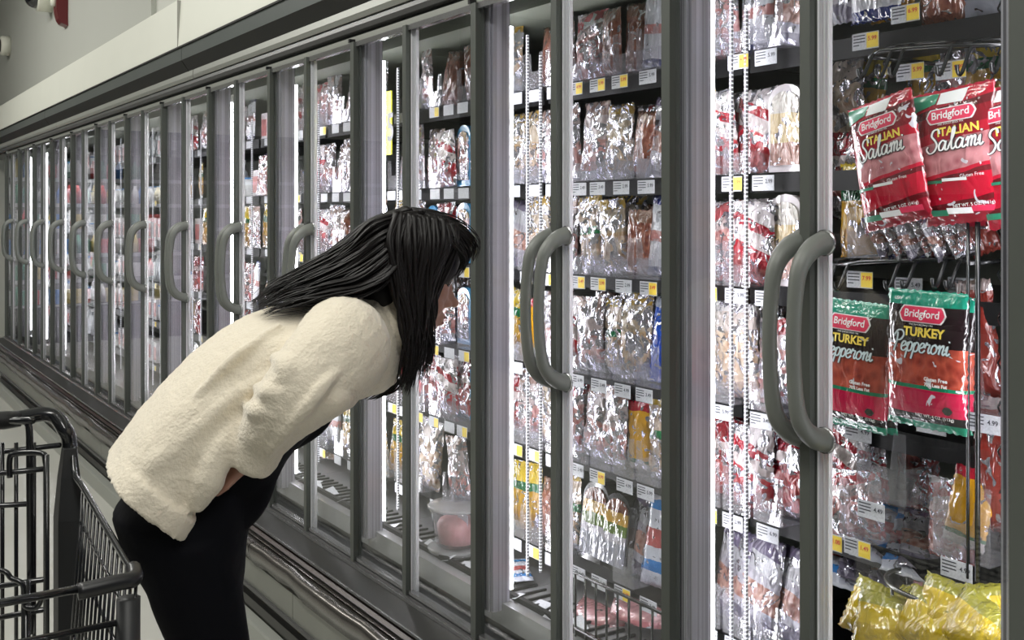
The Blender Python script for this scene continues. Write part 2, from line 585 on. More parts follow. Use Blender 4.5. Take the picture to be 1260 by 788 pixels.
def make_case(yk, label):
    root = empty('refrigerated_case', (0, yk, 0))
    tag(root, label, 'display case', 'glass door cases along the wall')
    P_ = PITCH
    body = MB()
    body.box(0.80, 0.84, 0, P_, 0.12, ZDT + 0.15)
    body.build('back_panel', M['backpanel'], root)
    MB().box(0.05, 0.80, 0.001, P_ - 0.001, DECK - 0.06, DECK).build('bottom_deck', M['deck'], root)
    MB().box(0.10, 0.80, 0.001, P_ - 0.001, ZDT - 0.04, ZDT).build('interior_ceiling', M['backpanel'], root)
    for z in SHELF:
        mb = MB().box(0.235, 0.72, 0.012, P_ - 0.012, z - 0.022, z)
        mb.box(0.228, 0.235, 0.012, P_ - 0.012, z - 0.036, z + 0.004)
        sh = mb.build('shelf', M['shelf'], root)
    # mullion at the near (y=0) end of the unit with its lamps
    mb = MB().box(0.022, 0.075, -0.050, 0.036, DECK - 0.02, ZDT - 0.01)
    mb.box(0.016, 0.022, -0.040, -0.018, DECK - 0.02, ZDT - 0.01)
    mb.box(0.022, 0.026, -0.030, -0.028, DECK - 0.02, ZDT - 0.009)
    mb.build('mullion', M['mull'], root)
    LT, LB = HC + 0.505, DECK + 0.03
    l1 = MB().box(0.0755, 0.086, -0.0495, -0.0425, LB, LT).build('led_tube', M['led'], root)
    l2 = MB().box(0.0755, 0.086, 0.0285, 0.0355, LB, LT).build('led_tube', M['led'], root)
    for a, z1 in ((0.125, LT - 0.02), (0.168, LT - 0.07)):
        MB().box(a, a + 0.006, -0.058, -0.052, LB + 0.03, z1).build('beaded_reflection', M['beads'], root)  # added glowing strips in place of lamp reflections in the panes
    MB().box(0.0, 0.06, 0, P_, ZDT - 0.02, ZDT).build('head_rail', M['palemetal'], root)
    # two doors
    for s in (0, 1):
        y0, y1 = (0.004, 0.368) if s == 0 else (0.392, 0.757)
        d = MB()
        d.box(-0.012, 0.010, y0, y1, ZG0 - 0.006, ZG0 + 0.012)
        d.box(-0.012, 0.010, y0, y1, ZG1 - 0.012, ZG1 + 0.004)
        d.box(-0.006, 0.008, y0, y0 + 0.003, ZG0, ZG1)
        d.box(-0.003, 0.003, y1 - 0.0025, y1, ZG0, ZG1)
        if s == 0:
            fr = d.build('glass_door', M['alu'], root)
            # strips along the meeting edge: grey cover then pale seals
            MB().box(0.003, 0.013, 0.345, 0.3475, ZG0, ZG1).build('seal_strip', M['sealwhite'], fr)
            MB().box(0.003, 0.013, 0.354, 0.3565, ZG0, ZG1).build('seal_strip', M['sealwhite'], fr)
            MB().box(-0.003, 0.012, 0.3625, 0.3650, ZG0, ZG1).build('seal_strip', M['sealwhite'], fr)
            hy = 0.348
        else:
            fr = d.build('glass_door', M['alu'], root)
            MB().box(-0.018, 0.008, 0.369, 0.3915, ZG0 - 0.004, ZG1 + 0.004).build('edge_strip', M['strip'], fr)
            MB().box(-0.018, 0.010, 0.733, 0.7585, ZG0 - 0.004, ZG1 + 0.004).build('hinge_strip', M['strip'], fr)
            MB().box(-0.020, 0.0, 0.7585, 0.770, ZG1 + 0.004, ZG1 + 0.016).build('hinge', M['black'], fr)
            hy = 0.402
        MB().box(-0.002, 0.002, y0 if s == 0 else 0.3915, 0.362 if s == 0 else 0.733, ZG0, ZG1).build('glass_pane', M['glass'], fr)
        MB().box(-0.001, 0.003, y0, y0 + 0.002, ZG0, ZG1).build('seal_strip', M['gasket'], fr)
        h = handle_mesh().build('door_handle', M['handle'], fr)
        h.location = (-0.002, hy, HC - 0.22)
        for zc_ in (0.172, -0.172):
            e = MB().lathe([(0.0235, -0.004), (0.0235, 0.0)], (0, 0, zc_), 16, 'X').build('handle_collar', M['alu'], fr)
            e.location = (-0.002, hy, HC - 0.22)
    return root


case0 = make_case(Y0, 'glass door refrigerated case at right with snack salami bags on hooks')
kids(case0)
for i in range(1, NU):
    c = copy_tree(case0)
    c.location = (0, Y0 + PITCH * i, 0)
    c['label'] = 'glass two-door refrigerated case, %s section counted from the right of the photo' % ORD[i]
c = copy_tree(case0)
c.location = (0, YN, 0)
c['label'] = 'sliver of glass door case cut off by right edge of photo'
# end panel closing the run
MBe = MB().box(0.0, 0.86, YEND + 0.004, YEND + 0.03, 0.10, ZDT + 0.1)
ep = tag(MBe.build('end_panel', mat('pale_end_panel', (0.60, 0.62, 0.60), 0.4, 0.2)), 'pale panel closing the far left end of the refrigerated cases', 'panel')

# ------------------------------------------------------------------ packs, trays and tags
def vnoise(x, y, s):
    return (math.sin(x * 61 + s * 1.7) * math.sin(y * 47 + s * 2.3) + 0.6 * math.sin(x * 131 + y * 97 + s * 5.1)
            + 0.5 * math.sin(y * 173 - x * 83 + s * 3.9) + 0.35 * math.sin(x * 311 + s) * math.sin(y * 257 + s * .7))


def pouch_y(x, z, w, h, t):
    """front surface of a filled pouch (local -y is its front)"""
    u, v = 2 * x / w, 2 * z / h - 1
    fu = max(0, 1 - abs(u) ** 3.0)
    vv = max(0, 1 - abs(v / 0.93) ** 3.5)
    return -t * 0.5 * (fu ** 0.6) * (vv ** 0.6) * (1.0 - 0.25 * v)


def pouch_mesh(name, w, h, t, m, seed=0, wr=0.004, nx=16, nz=22, round_top=0.0, skew=0.0):
    mb = MB()
    vs, fs = [], []
    for side in (0, 1):
        for j in range(nz + 1):
            z = h * j / nz
            k = 1.0
            if round_top and z > h * (1 - round_top):
                q = (z - h * (1 - round_top)) / (h * round_top)
                k = math.sqrt(max(0.0, 1 - q * q * 0.96))
            for i in range(nx + 1):
                x = (-w / 2 + w * i / nx) * k
                edge = 0.0018 * math.sin(z * 500 + seed) if i in (0, nx) else 0
                y = pouch_y(x / k if k > .01 else 0, z, w, h, t)
                inner = min(1, 4 * min(i, nx - i) / nx) * min(1, 5 * min(j, nz - j) / nz)
                y += wr * vnoise(x, z * 0.8, seed + side * 9) * (0.35 + 0.65 * inner)
                if side:
                    y = -y * 0.45 + 0.001
                vs.append((x + edge + skew * z, y - 0.0005, z + (0.0015 * math.sin(x * 400 + seed) if j in (0, nz) else 0)))
    row = nx + 1
    n1 = row * (nz + 1)
    for side in (0, 1):
        for j in range(nz):
            for i in range(nx):
                a = side * n1 + j * row + i
                q = (a, a + 1, a + row + 1, a + row)
                fs.append(q if side == 0 else q[::-1])
    for j in range(nz):
        for i in (0, nx):
            a = j * row + i
            q = (a, a + row, a + row + n1, a + n1)
            fs.append(q if i == 0 else q[::-1])
    for i in range(nx):
        for j in (0, nz):
            a = j * row + i
            q = (a, a + n1, a + n1 + 1, a + 1)
            fs.append(q if j == 0 else q[::-1])
    mb.add(vs, fs, True)
    me = mb.mesh(name, m)
    return me


def rampnode(nt, stops, interp='CONSTANT'):
    r = nt.nodes.new('ShaderNodeValToRGB')
    cr = r.color_ramp
    cr.interpolation = interp
    while len(cr.elements) > 1:
        cr.elements.remove(cr.elements[-1])
    cr.elements[0].position = stops[0][0]
    cr.elements[0].color = (*stops[0][1], 1)
    for p, c in stops[1:]:
        e = cr.elements.new(p)
        e.color = (*c, 1)
    return r


def pack_mat(name, zones, foil=0.25, bump=0.8, wob=0.03, slope=0.0, meat=None, scale=38, rough=0.15, metal=0.85, deep=True):
    """printed film pouch: zones = colour bands up the pack (generated z), metallised film patches that also paint in crinkle highlights"""
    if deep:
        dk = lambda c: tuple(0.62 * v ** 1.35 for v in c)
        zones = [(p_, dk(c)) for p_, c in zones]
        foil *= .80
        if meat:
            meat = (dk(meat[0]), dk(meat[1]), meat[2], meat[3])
    m = bpy.data.materials.new(name)
    m.use_nodes = True
    nt = m.node_tree
    L = nt.links
    b = nt.nodes['Principled BSDF']
    tc = nt.nodes.new('ShaderNodeTexCoord')
    sep = nt.nodes.new('ShaderNodeSeparateXYZ')
    L.new(tc.outputs['Generated'], sep.inputs[0])
    oi = nt.nodes.new('ShaderNodeObjectInfo')
    ofs = nt.nodes.new('ShaderNodeVectorMath')
    ofs.operation = 'SCALE'
    ofs.inputs['Scale'].default_value = 9.0
    comb = nt.nodes.new('ShaderNodeCombineXYZ')
    for i in range(3):
        L.new(oi.outputs['Random'], comb.inputs[i])
    L.new(comb.outputs[0], ofs.inputs[0])
    addv = nt.nodes.new('ShaderNodeVectorMath')
    addv.operation = 'ADD'
    L.new(tc.outputs['Object'], addv.inputs[0])
    L.new(ofs.outputs[0], addv.inputs[1])
    n1 = nt.nodes.new('ShaderNodeTexNoise')
    n1.inputs['Scale'].default_value = scale
    n1.inputs['Detail'].default_value = 3
    L.new(addv.outputs[0], n1.inputs['Vector'])
    # wobbling height coordinate
    a1 = nt.nodes.new('ShaderNodeMath')
    a1.operation = 'MULTIPLY_ADD'
    a1.inputs[1].default_value = wob * 2
    a1.inputs[2].default_value = -wob
    L.new(n1.outputs['Fac'], a1.inputs[0])
    a2 = nt.nodes.new('ShaderNodeMath')
    a2.operation = 'ADD'
    L.new(a1.outputs[0], a2.inputs[0])
    L.new(sep.outputs['Z'], a2.inputs[1])
    a3 = nt.nodes.new('ShaderNodeMath')
    a3.operation = 'MULTIPLY_ADD'
    a3.inputs[1].default_value = slope
    L.new(sep.outputs['X'], a3.inputs[0])
    L.new(a2.outputs[0], a3.inputs[2])
    rp = rampnode(nt, zones)
    L.new(a3.outputs[0], rp.inputs[0])
    col = rp.outputs[0]
    if meat:
        n2 = nt.nodes.new('ShaderNodeTexVoronoi')
        n2.inputs['Scale'].default_value = 60
        L.new(addv.outputs[0], n2.inputs['Vector'])
        r2 = rampnode(nt, [(0, meat[0]), (0.75, meat[1])], 'LINEAR')
        L.new(n2.outputs['Distance'], r2.inputs[0])
        # meat shows where the band window is
        wz = rampnode(nt, [(0, (0, 0, 0)), (meat[2], (1, 1, 1)), (meat[3], (0, 0, 0))])
        L.new(a3.outputs[0], wz.inputs[0])
        mx = nt.nodes.new('ShaderNodeMix')
        mx.data_type = 'RGBA'
        L.new(wz.outputs[0], mx.inputs['Factor'])
        L.new(col, mx.inputs['A'])
        L.new(r2.outputs[0], mx.inputs['B'])
        col = mx.outputs['Result']
    # metallised patches, also painting in the highlights of crinkled film
    n3 = nt.nodes.new('ShaderNodeTexNoise')
    n3.inputs['Scale'].default_value = 30
    n3.inputs['Detail'].default_value = 2
    n3.inputs['Distortion'].default_value = 1.5
    L.new(addv.outputs[0], n3.inputs['Vector'])
    r3 = rampnode(nt, [(0, (0, 0, 0)), (min(.99, max(0.02, 0.68 - foil * 0.5)), (1, 1, 1))])
    L.new(n3.outputs['Fac'], r3.inputs[0])
    mx2 = nt.nodes.new('ShaderNodeMix')
    mx2.data_type = 'RGBA'
    mx2.inputs['B'].default_value = (0.62, 0.61, 0.67, 1)
    L.new(r3.outputs[0], mx2.inputs['Factor'])
    L.new(col, mx2.inputs['A'])
    L.new(mx2.outputs['Result'], b.inputs['Base Color'])
    mm = nt.nodes.new('ShaderNodeMath')
    mm.operation = 'MULTIPLY'
    mm.inputs[1].default_value = metal
    L.new(r3.outputs[0], mm.inputs[0])
    L.new(mm.outputs[0], b.inputs['Metallic'])
    b.inputs['Roughness'].default_value = rough
    b.inputs['Coat Weight'].default_value = 1.0
    b.inputs['Coat Roughness'].default_value = 0.07
    n4 = nt.nodes.new('ShaderNodeTexNoise')
    n4.inputs['Scale'].default_value = 1.0
    n4.inputs['Detail'].default_value = 2.5
    n4.inputs['Distortion'].default_value = 0.8
    mp4 = nt.nodes.new('ShaderNodeMapping')
    mp4.inputs['Scale'].default_value = (42, 42, 19)
    L.new(addv.outputs[0], mp4.inputs[0])
    L.new(mp4.outputs[0], n4.inputs['Vector'])
    bp = nt.nodes.new('ShaderNodeBump')
    bp.inputs['Strength'].default_value = bump
    bp.inputs['Distance'].default_value = 0.014
    L.new(n4.outputs['Fac'], bp.inputs['Height'])
    L.new(bp.outputs['Normal'], b.inputs['Normal'])
    L.new(bp.outputs['Normal'], b.inputs['Coat Normal'])
    return m


HAM = ((0.55, 0.20, 0.20), (0.80, 0.52, 0.50))
TUR = ((0.55, 0.34, 0.22), (0.82, 0.70, 0.58))
SAL = ((0.36, 0.03, 0.04), (0.62, 0.20, 0.20))
PM = {
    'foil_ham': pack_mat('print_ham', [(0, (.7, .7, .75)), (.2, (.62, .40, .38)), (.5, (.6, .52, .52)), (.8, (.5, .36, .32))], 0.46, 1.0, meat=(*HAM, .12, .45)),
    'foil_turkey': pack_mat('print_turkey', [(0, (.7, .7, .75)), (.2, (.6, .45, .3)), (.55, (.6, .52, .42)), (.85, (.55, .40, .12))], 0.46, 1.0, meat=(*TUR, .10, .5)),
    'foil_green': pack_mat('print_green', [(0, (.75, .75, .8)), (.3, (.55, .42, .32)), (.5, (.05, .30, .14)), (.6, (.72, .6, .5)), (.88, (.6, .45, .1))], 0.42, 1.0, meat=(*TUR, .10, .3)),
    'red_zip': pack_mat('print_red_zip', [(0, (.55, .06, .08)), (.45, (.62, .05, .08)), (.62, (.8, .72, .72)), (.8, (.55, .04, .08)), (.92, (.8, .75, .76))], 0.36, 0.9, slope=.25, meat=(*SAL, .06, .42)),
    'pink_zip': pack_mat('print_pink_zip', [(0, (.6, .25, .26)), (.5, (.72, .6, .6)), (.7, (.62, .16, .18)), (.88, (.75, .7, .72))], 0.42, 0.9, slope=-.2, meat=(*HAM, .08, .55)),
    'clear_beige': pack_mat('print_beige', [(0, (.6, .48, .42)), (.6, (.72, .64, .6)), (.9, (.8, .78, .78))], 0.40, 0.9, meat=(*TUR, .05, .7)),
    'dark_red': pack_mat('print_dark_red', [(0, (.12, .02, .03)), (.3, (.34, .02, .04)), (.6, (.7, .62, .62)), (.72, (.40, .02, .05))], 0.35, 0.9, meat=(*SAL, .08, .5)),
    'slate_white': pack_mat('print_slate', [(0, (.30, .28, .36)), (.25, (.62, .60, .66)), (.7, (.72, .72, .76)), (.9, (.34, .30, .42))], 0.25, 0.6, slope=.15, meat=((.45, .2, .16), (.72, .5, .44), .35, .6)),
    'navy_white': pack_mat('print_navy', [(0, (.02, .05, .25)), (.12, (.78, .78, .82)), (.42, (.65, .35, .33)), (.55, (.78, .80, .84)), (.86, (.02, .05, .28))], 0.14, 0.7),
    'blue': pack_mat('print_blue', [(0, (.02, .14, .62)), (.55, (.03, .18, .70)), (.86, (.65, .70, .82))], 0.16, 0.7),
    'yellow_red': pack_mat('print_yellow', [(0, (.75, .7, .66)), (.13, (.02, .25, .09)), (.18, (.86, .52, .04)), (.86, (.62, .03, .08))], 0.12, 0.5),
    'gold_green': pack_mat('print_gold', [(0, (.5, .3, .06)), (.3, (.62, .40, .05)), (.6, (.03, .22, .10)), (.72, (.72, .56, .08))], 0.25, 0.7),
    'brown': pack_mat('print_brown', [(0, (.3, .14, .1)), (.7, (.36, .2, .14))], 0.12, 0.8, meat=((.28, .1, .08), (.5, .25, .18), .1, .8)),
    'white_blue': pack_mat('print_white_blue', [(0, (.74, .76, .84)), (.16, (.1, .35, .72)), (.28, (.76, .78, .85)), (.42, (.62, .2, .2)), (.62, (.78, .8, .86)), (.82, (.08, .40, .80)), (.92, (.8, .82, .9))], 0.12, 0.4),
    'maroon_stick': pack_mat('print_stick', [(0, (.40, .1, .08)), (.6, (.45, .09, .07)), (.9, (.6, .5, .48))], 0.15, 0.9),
    'lime_yellow': pack_mat('print_lime_yellow', [(0, (.48, .33, .015)), (.4, (.62, .44, .02)), (.75, (.30, .28, .03))], -0.5, .9, deep=False),
    'pink_flat': pack_mat('print_pink_flat', [(0, (.66, .30, .33)), (.5, (.74, .44, .46))], 0.08, 0.5),
}
PROTO = {}


def proto(kind):
    return PROTO[kind]


GARAGE = []
for nm, dims in {'foil_ham': (.098, .200, .030), 'foil_turkey': (.098, .200, .030), 'foil_green': (.098, .200, .030),
                 'red_zip': (.120, .180, .030), 'pink_zip': (.120, .180, .030), 'clear_beige': (.135, .215, .04),
                 'dark_red': (.100, .180, .03), 'slate_white': (.125, .200, .014), 'navy_white': (.115, .190, .03),
                 'blue': (.105, .215, .035), 'yellow_red': (.095, .170, .022), 'gold_green': (.10, .19, .03),
                 'brown': (.09, .17, .035), 'white_blue': (.16, .215, .02), 'maroon_stick': (.07, .21, .035),
                 'lime_yellow': (.14, .10, .04), 'pink_flat': (.17, .045, .12)}.items():
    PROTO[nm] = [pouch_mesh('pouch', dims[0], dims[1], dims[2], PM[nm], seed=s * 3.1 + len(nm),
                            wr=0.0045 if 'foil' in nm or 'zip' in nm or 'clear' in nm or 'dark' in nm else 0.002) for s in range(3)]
LOOK = {'foil_ham': 'crinkled clear ham pouch', 'foil_turkey': 'crinkled clear turkey pouch', 'foil_green': 'crinkled green-banded meat pouch',
        'red_zip': 'red zip meat bag', 'pink_zip': 'pink zip meat bag', 'clear_beige': 'large beige meat bag',
        'dark_red': 'dark red meat pouch', 'slate_white': 'grey white sliced-meat bag', 'navy_white': 'navy white meat pouch',
        'blue': 'glossy blue meat pouch', 'yellow_red': 'yellow red-topped pouch', 'gold_green': 'gold green meat pouch',
        'brown': 'brown meat pouch', 'white_blue': 'white blue meat bag', 'maroon_stick': 'red-brown sausage pack',
        'lime_yellow': 'bright yellow snack bag', 'pink_flat': 'flat pink meat pack', 'arch': 'blue-rimmed arched tray pack',
        'oval': 'oval-topped clear pack', 'black_arch': 'black-backed arched tray pack', 'tub': 'clear lidded round tub',
        'bottle': 'small bottle', 'cup': 'small lidded cup', 'carton': 'small upright carton', 'wedge': 'beige wedge pack'}
SEENLAB = {}
ROWN = ['on top shelf', 'on second shelf', 'on third shelf', 'on fourth shelf', 'on fifth shelf', 'on lowest shelf', 'on case floor']


def uniq(label):
    SEENLAB[label] = SEENLAB.get(label, 0) + 1
    if SEENLAB[label] > 1:
        print('DUP LABEL', label)
    return label


def arch_mesh(name, w, h, t, m, top=0.5):
    pts = [(-w / 2, 0), (w / 2, 0), (w / 2, h * (1 - top) + h * top * .3)]
    for k in range(9):
        a = PI * k / 8
        pts.append((w / 2 * math.cos(a), h - w * 0.42 + w * 0.42 * math.sin(a)))
    pts.append((-w / 2, h * (1 - top) + h * top * .3))
    pts = pts[:2] + pts[3:-1]
    return pts


def place_pack(kind, x, y, z, lab, group, rz=0.0, rx=0.0, ry=0.0, s=1.0, idx=0, cat='meat pack'):
    """one pack at a real place on its shelf; local -y faces the aisle"""
    R = Euler((rx, ry, -PI / 2 + rz))
    if kind in PROTO:
        me = PROTO[kind][idx % 3]
        o = bpy.data.objects.new({'lime_yellow': 'snack_bag', 'pink_flat': 'meat_tray'}.get(kind, 'meat_pouch'), me)
        C.objects.link(o)
    elif kind in TREE:
        if kind not in USED:
            o = TREE[kind]
            USED.add(kind)
        else:
            o = copy_tree(TREE[kind])
    o.location = (x, y, z)
    o.rotation_mode = 'YXZ' if False else 'XYZ'
    o.rotation_euler = R
    o.scale = (s, s, s)
    tag(o, uniq(lab), cat, group)
    return o


# things built with parts
TREE, USED = {}, set()


def thing_tree(name, parts):
    root = empty(name, (0, 0, 0))
    made = {}
    for nm, mb, m, par in parts:
        o = mb.build(nm, m, root if par is None else made[par])
        made[nm] = o
    kids(root)
    return root


def offset_poly(poly, k, cy):
    return [(a * k, cy + (b - cy) * k) for a, b in poly]


po = arch_mesh('a', .088, .185, .02, None)
TREE['arch'] = thing_tree('meat_tray_pack', [
    ('tray', MB().prism(po, 0.022, at=0.0), mat('blue_tray', (0.06, 0.30, 0.58), 0.25, coat=1), None),
    ('film_window', MB().prism(offset_poly(po, .80, .09), 0.004, at=-0.004), pack_mat('window_meat', [(0, (.66, .68, .74)), (.35, (.6, .42, .4)), (.8, (.7, .5, .3))], 0.5, 1.0, meat=(*HAM, .35, .75)), None)])
TREE['oval'] = thing_tree('cheese_pack', [
    ('tray', MB().prism(arch_mesh('a', .09, .19, .02, None), 0.03, at=0.0), mat('clear_rim', (0.62, 0.58, 0.60), 0.12, coat=1), None),
    ('film_window', MB().prism(offset_poly(arch_mesh('a', .09, .19, .02, None), .84, .09), 0.004, at=-0.004), pack_mat('window_cheese', [(0, (.60, .38, .32)), (.3, (.80, .66, .42)), (.7, (.80, .76, .70))], 0.15, 0.6), None)])
pb = arch_mesh('a', .105, .20, .03, None)
TREE['black_arch'] = thing_tree('meat_tray_pack', [
    ('tray', MB().prism(pb, 0.05, at=0.0), mat('black_tray', (0.012, 0.012, 0.014), 0.2, coat=1), None),
    ('label', MB().prism(offset_poly(pb, .86, .10), 0.004, at=-0.004), pack_mat('tray_label', [(0, (.46, .47, .54)), (.34, (.62, .6, .66)), (.46, (.20, .30, .06)), (.62, (.72, .48, .12)), (.8, (.30, .12, .08))], 0.10, 0.4), None)])
rim = [(0.02, 0.0), (.052, .0), (.056, .01), (.068, .085), (.071, .087), (.071, .092)]
TREE['tub'] = thing_tree('round_tub', [
    ('meat_filling', MB().lathe([(.01, .004), (.046, .006), (.052, .05), (.046, .062), (.02, .066), (.002, .067)], n=24), mat('pink_meat', (0.62, 0.30, 0.30), 0.4, noise=(40, .4), bump=(40, .5)), None),
    ('tub_wall', MB().lathe(rim, n=28), clear_mat('tub_plastic', (.93, .93, .95), .06, 1.5, haze=.16), None),
    ('lid', MB().lathe([(.02, .092), (.075, .092), (.076, .098), (.070, .101), (.01, .099)], n=28), clear_mat('lid_plastic', (.8, .8, .8), .08, 1.5, haze=.35), None)])
TREE['bottle'] = thing_tree('bottle', [
    ('bottle_body', MB().lathe([(.02, 0), (.031, .003), (.032, .10), (.026, .125), (.013, .145), (.013, .17)], n=14), mat('bottle_body', (.62, .64, .70), .2, coat=.6, noise=(30, .5)), None),
    ('cap', MB().lathe([(.015, .165), (.016, .185), (.014, .188)], n=12), M['white'], None)])
TREE['cup'] = thing_tree('dairy_cup', [
    ('cup_body', MB().lathe([(.028, 0), (.030, .002), (.038, .085)], n=16), mat('cup_body', (.70, .72, .80), .3, noise=(35, .6)), None),
    ('lid', MB().lathe([(.040, .085), (.040, .091), (.036, .092)], n=16), M['blue'], None)])
TREE['carton'] = thing_tree('carton', [
    ('carton_body', MB().box(-.04, .04, -.03, .03, 0, .13), mat('carton_body', (.60, .56, .58), .4, noise=(25, .7)), None),
    ('printed_panel', MB().box(-.032, .032, -.032, -.030, .02, .10), mat('carton_panel', (.46, .16, .16), .4, noise=(30, .8)), None)])
for k, o in TREE.items():
    o.location = (0, 0, -5)


def tray_mesh():
    """clear front with a U notch, short sides and floor"""
    mb = MB()
    w, h = .080, .098
    pts = [(-w / 2, 0), (w / 2, 0), (w / 2, h), (w / 2 - .018, h), (w / 2 - .024, h * .48), (-w / 2 + .024, h * .48), (-w / 2 + .018, h), (-w / 2, h)]
    mb.prism(pts, .0022, at=0)
    mb.box(-w / 2, -w / 2 + .002, .002, .07, 0, .05)
    mb.box(w / 2 - .002, w / 2, .002, .07, 0, .05)
    mb.box(-w / 2, w / 2, .002, .07, 0, .002)
    me = mb.mesh('product_tray', M['trayface'])
    me.materials.append(M['clear'])
    for i, p in enumerate(me.polygons):
        p.material_index = 0 if i < 10 else 1
    return me


TRAY = tray_mesh()
TAGW = MB().box(-.030, .030, -.0012, 0, -.032, 0).mesh('price_tag', M['paper'])
TAGY = MB().box(.004, .030, -.0020, -.0012, -.030, -.002).mesh('price_field', M['yellow'])


def add_text(s, size, m, parent, name='lettering', loc=(0, 0, 0), shear=0.0, ext=0.0003, bold=0.0, conform=None, align='CENTER', sx=1.0, rot=0.0):
    cu = bpy.data.curves.new('t', 'FONT')
    cu.body = s
    cu.size = size
    cu.shear = shear
    cu.extrude = 0
    cu.offset = bold
    cu.align_x = align
    cu.align_y = 'CENTER'
    cu.resolution_u = 3
    to = bpy.data.objects.new('t', cu)
    C.objects.link(to)
    dg = bpy.context.evaluated_depsgraph_get()
    me = bpy.data.meshes.new_from_object(to.evaluated_get(dg))
    bpy.data.objects.remove(to)
    bpy.data.curves.remove(cu)
    cr, sr = math.cos(rot), math.sin(rot)
    for v in me.vertices:
        x, z = v.co.x * sx, v.co.y
        x, z = x * cr - z * sr + loc[0], x * sr + z * cr + loc[2]
        y = (conform(x, z) if conform else 0) + loc[1]
        v.co = (x, y, z)
    me.materials.clear()
    me.materials.append(m)
    me.update()
    o = bpy.data.objects.new(name, me)
    C.objects.link(o)
    o.parent = parent
    return o


def place_tag(parent_name, x, y, z, lab, yellow=None, text=None, rz=0.0):
    o = bpy.data.objects.new('price_tag', TAGW)
    C.objects.link(o)
    o.location = (x, y, z)
    o.rotation_euler = (0, 0, -PI / 2 + rz)
    tag(o, uniq(lab), 'price tag', 'shelf price tags')
    if yellow:
        f = bpy.data.objects.new('price_field', TAGY)
        C.objects.link(f)
        f.parent = o
    if text:
        add_text(text, 0.0115, M['red'] if yellow else M['dkink'], o, 'price_figures', (0.017, -0.0024, -0.013), bold=0.0002)
        mb = MB()
        for k in range(4):
            mb.box(-.027, .0 if k < 3 else -.014, -.0016, -.0012, -.006 - k * .006, -.004 - k * .006)
        mb.build('small_print', M['dkink'], o)
    return o


def doorname(j):
    return 'behind %s door from right' % ORD[j]


TRAYN = [0]


def place_tray(x, y, z, lab):
    TRAYN[0] += 1
    o = bpy.data.objects.new('product_tray', TRAY)
    C.objects.link(o)
    o.location = (x, y, z)
    o.rotation_euler = (0, 0, -PI / 2)
    tag(o, uniq(lab), 'product tray', 'clear trays on the shelf fronts')
    return o


# which packs hang or stand where: door index -> six shelves of kinds, from far (left) to near (right)
PLAN = {
    1: [['clear_beige', 'pink_zip', 'navy_white', 'slate_white'],
        ['gold_green', 'red_zip', 'red_zip', 'oval'],
        ['navy_white', 'pink_zip', 'red_zip', 'oval'],
        ['clear_beige', 'clear_beige', 'pink_zip'],
        ['pink_zip', 'dark_red', 'red_zip', 'dark_red'],
        ['pink_zip', 'slate_white', 'slate_white', 'slate_white']],
    2: [['pink_zip', 'brown', 'brown', 'navy_white'],
        ['foil_ham', 'foil_turkey', 'brown', 'slate_white'],
        ['foil_green', 'foil_turkey', 'brown', 'navy_white'],
        ['foil_ham', 'foil_green', 'foil_turkey', 'blue'],
        ['foil_ham', 'foil_ham', 'yellow_red', 'foil_green'],
        ['black_arch', 'black_arch', 'slate_white', 'white_blue']],
    3: [['foil_turkey', None, 'brown', 'foil_ham'],
        ['foil_turkey', 'foil_turkey', 'foil_ham', 'foil_ham'],
        ['slate_white', 'foil_turkey', 'foil_ham'],
        ['gold_green', 'yellow_red', 'foil_ham', 'red_zip'],
        ['dark_red', 'foil_ham', 'foil_turkey', 'pink_zip'],
        ['gold_green', 'gold_green', 'brown', 'foil_green']],
    4: [['brown', None, 'brown', 'foil_ham'],
        ['red_zip', 'arch', 'arch', 'foil_ham'],
        ['dark_red', 'arch', 'arch', 'foil_turkey'],
        ['foil_ham', 'arch', 'foil_ham', 'arch'],
        ['red_zip', 'dark_red', 'arch', 'arch'],
        [None, 'foil_ham', 'arch', 'arch']],
    5: [[None, None, 'foil_ham'],
        [None, 'foil_ham', 'foil_ham', 'foil_ham'],
        ['gold_green', 'foil_green', 'foil_ham', 'arch'],
        ['foil_ham', 'dark_red', 'pink_zip'],
        ['red_zip', 'dark_red', 'red_zip', 'dark_red'],
        ['gold_green', 'gold_green', 'clear_beige']],
    6: [['foil_ham', 'foil_ham', 'foil_ham', 'foil_ham'],
        ['foil_ham', 'foil_turkey', 'foil_ham', 'foil_ham'],
        ['brown', 'foil_ham', 'pink_zip', 'foil_ham'],
        ['foil_ham', 'dark_red', 'foil_turkey', 'foil_ham'],
        ['foil_turkey', 'foil_ham', 'dark_red', 'foil_ham'],
        ['gold_green', 'clear_beige', 'gold_green']],
    7: [['foil_ham', 'pink_zip', 'foil_ham'],
        ['foil_ham', 'red_zip', 'foil_ham', 'foil_ham'],
        ['pink_zip', 'red_zip', 'foil_ham'],
        ['foil_ham', 'foil_turkey', 'dark_red', 'foil_ham'],
        ['clear_beige', 'pink_zip', 'clear_beige'],
        ['navy_white', 'slate_white', 'navy_white']],
}
rnd = random.Random(11)
PICKS = ['bottle', 'cup', 'carton', 'foil_ham', 'red_zip', 'slate_white', 'pink_zip', 'gold_green', 'cup', 'carton', 'clear_beige', 'foil_turkey', 'navy_white', 'dark_red']


def leaf_y(j):
    return Y0 + PITCH / 2 * j, Y0 + PITCH / 2 * (j + 1)


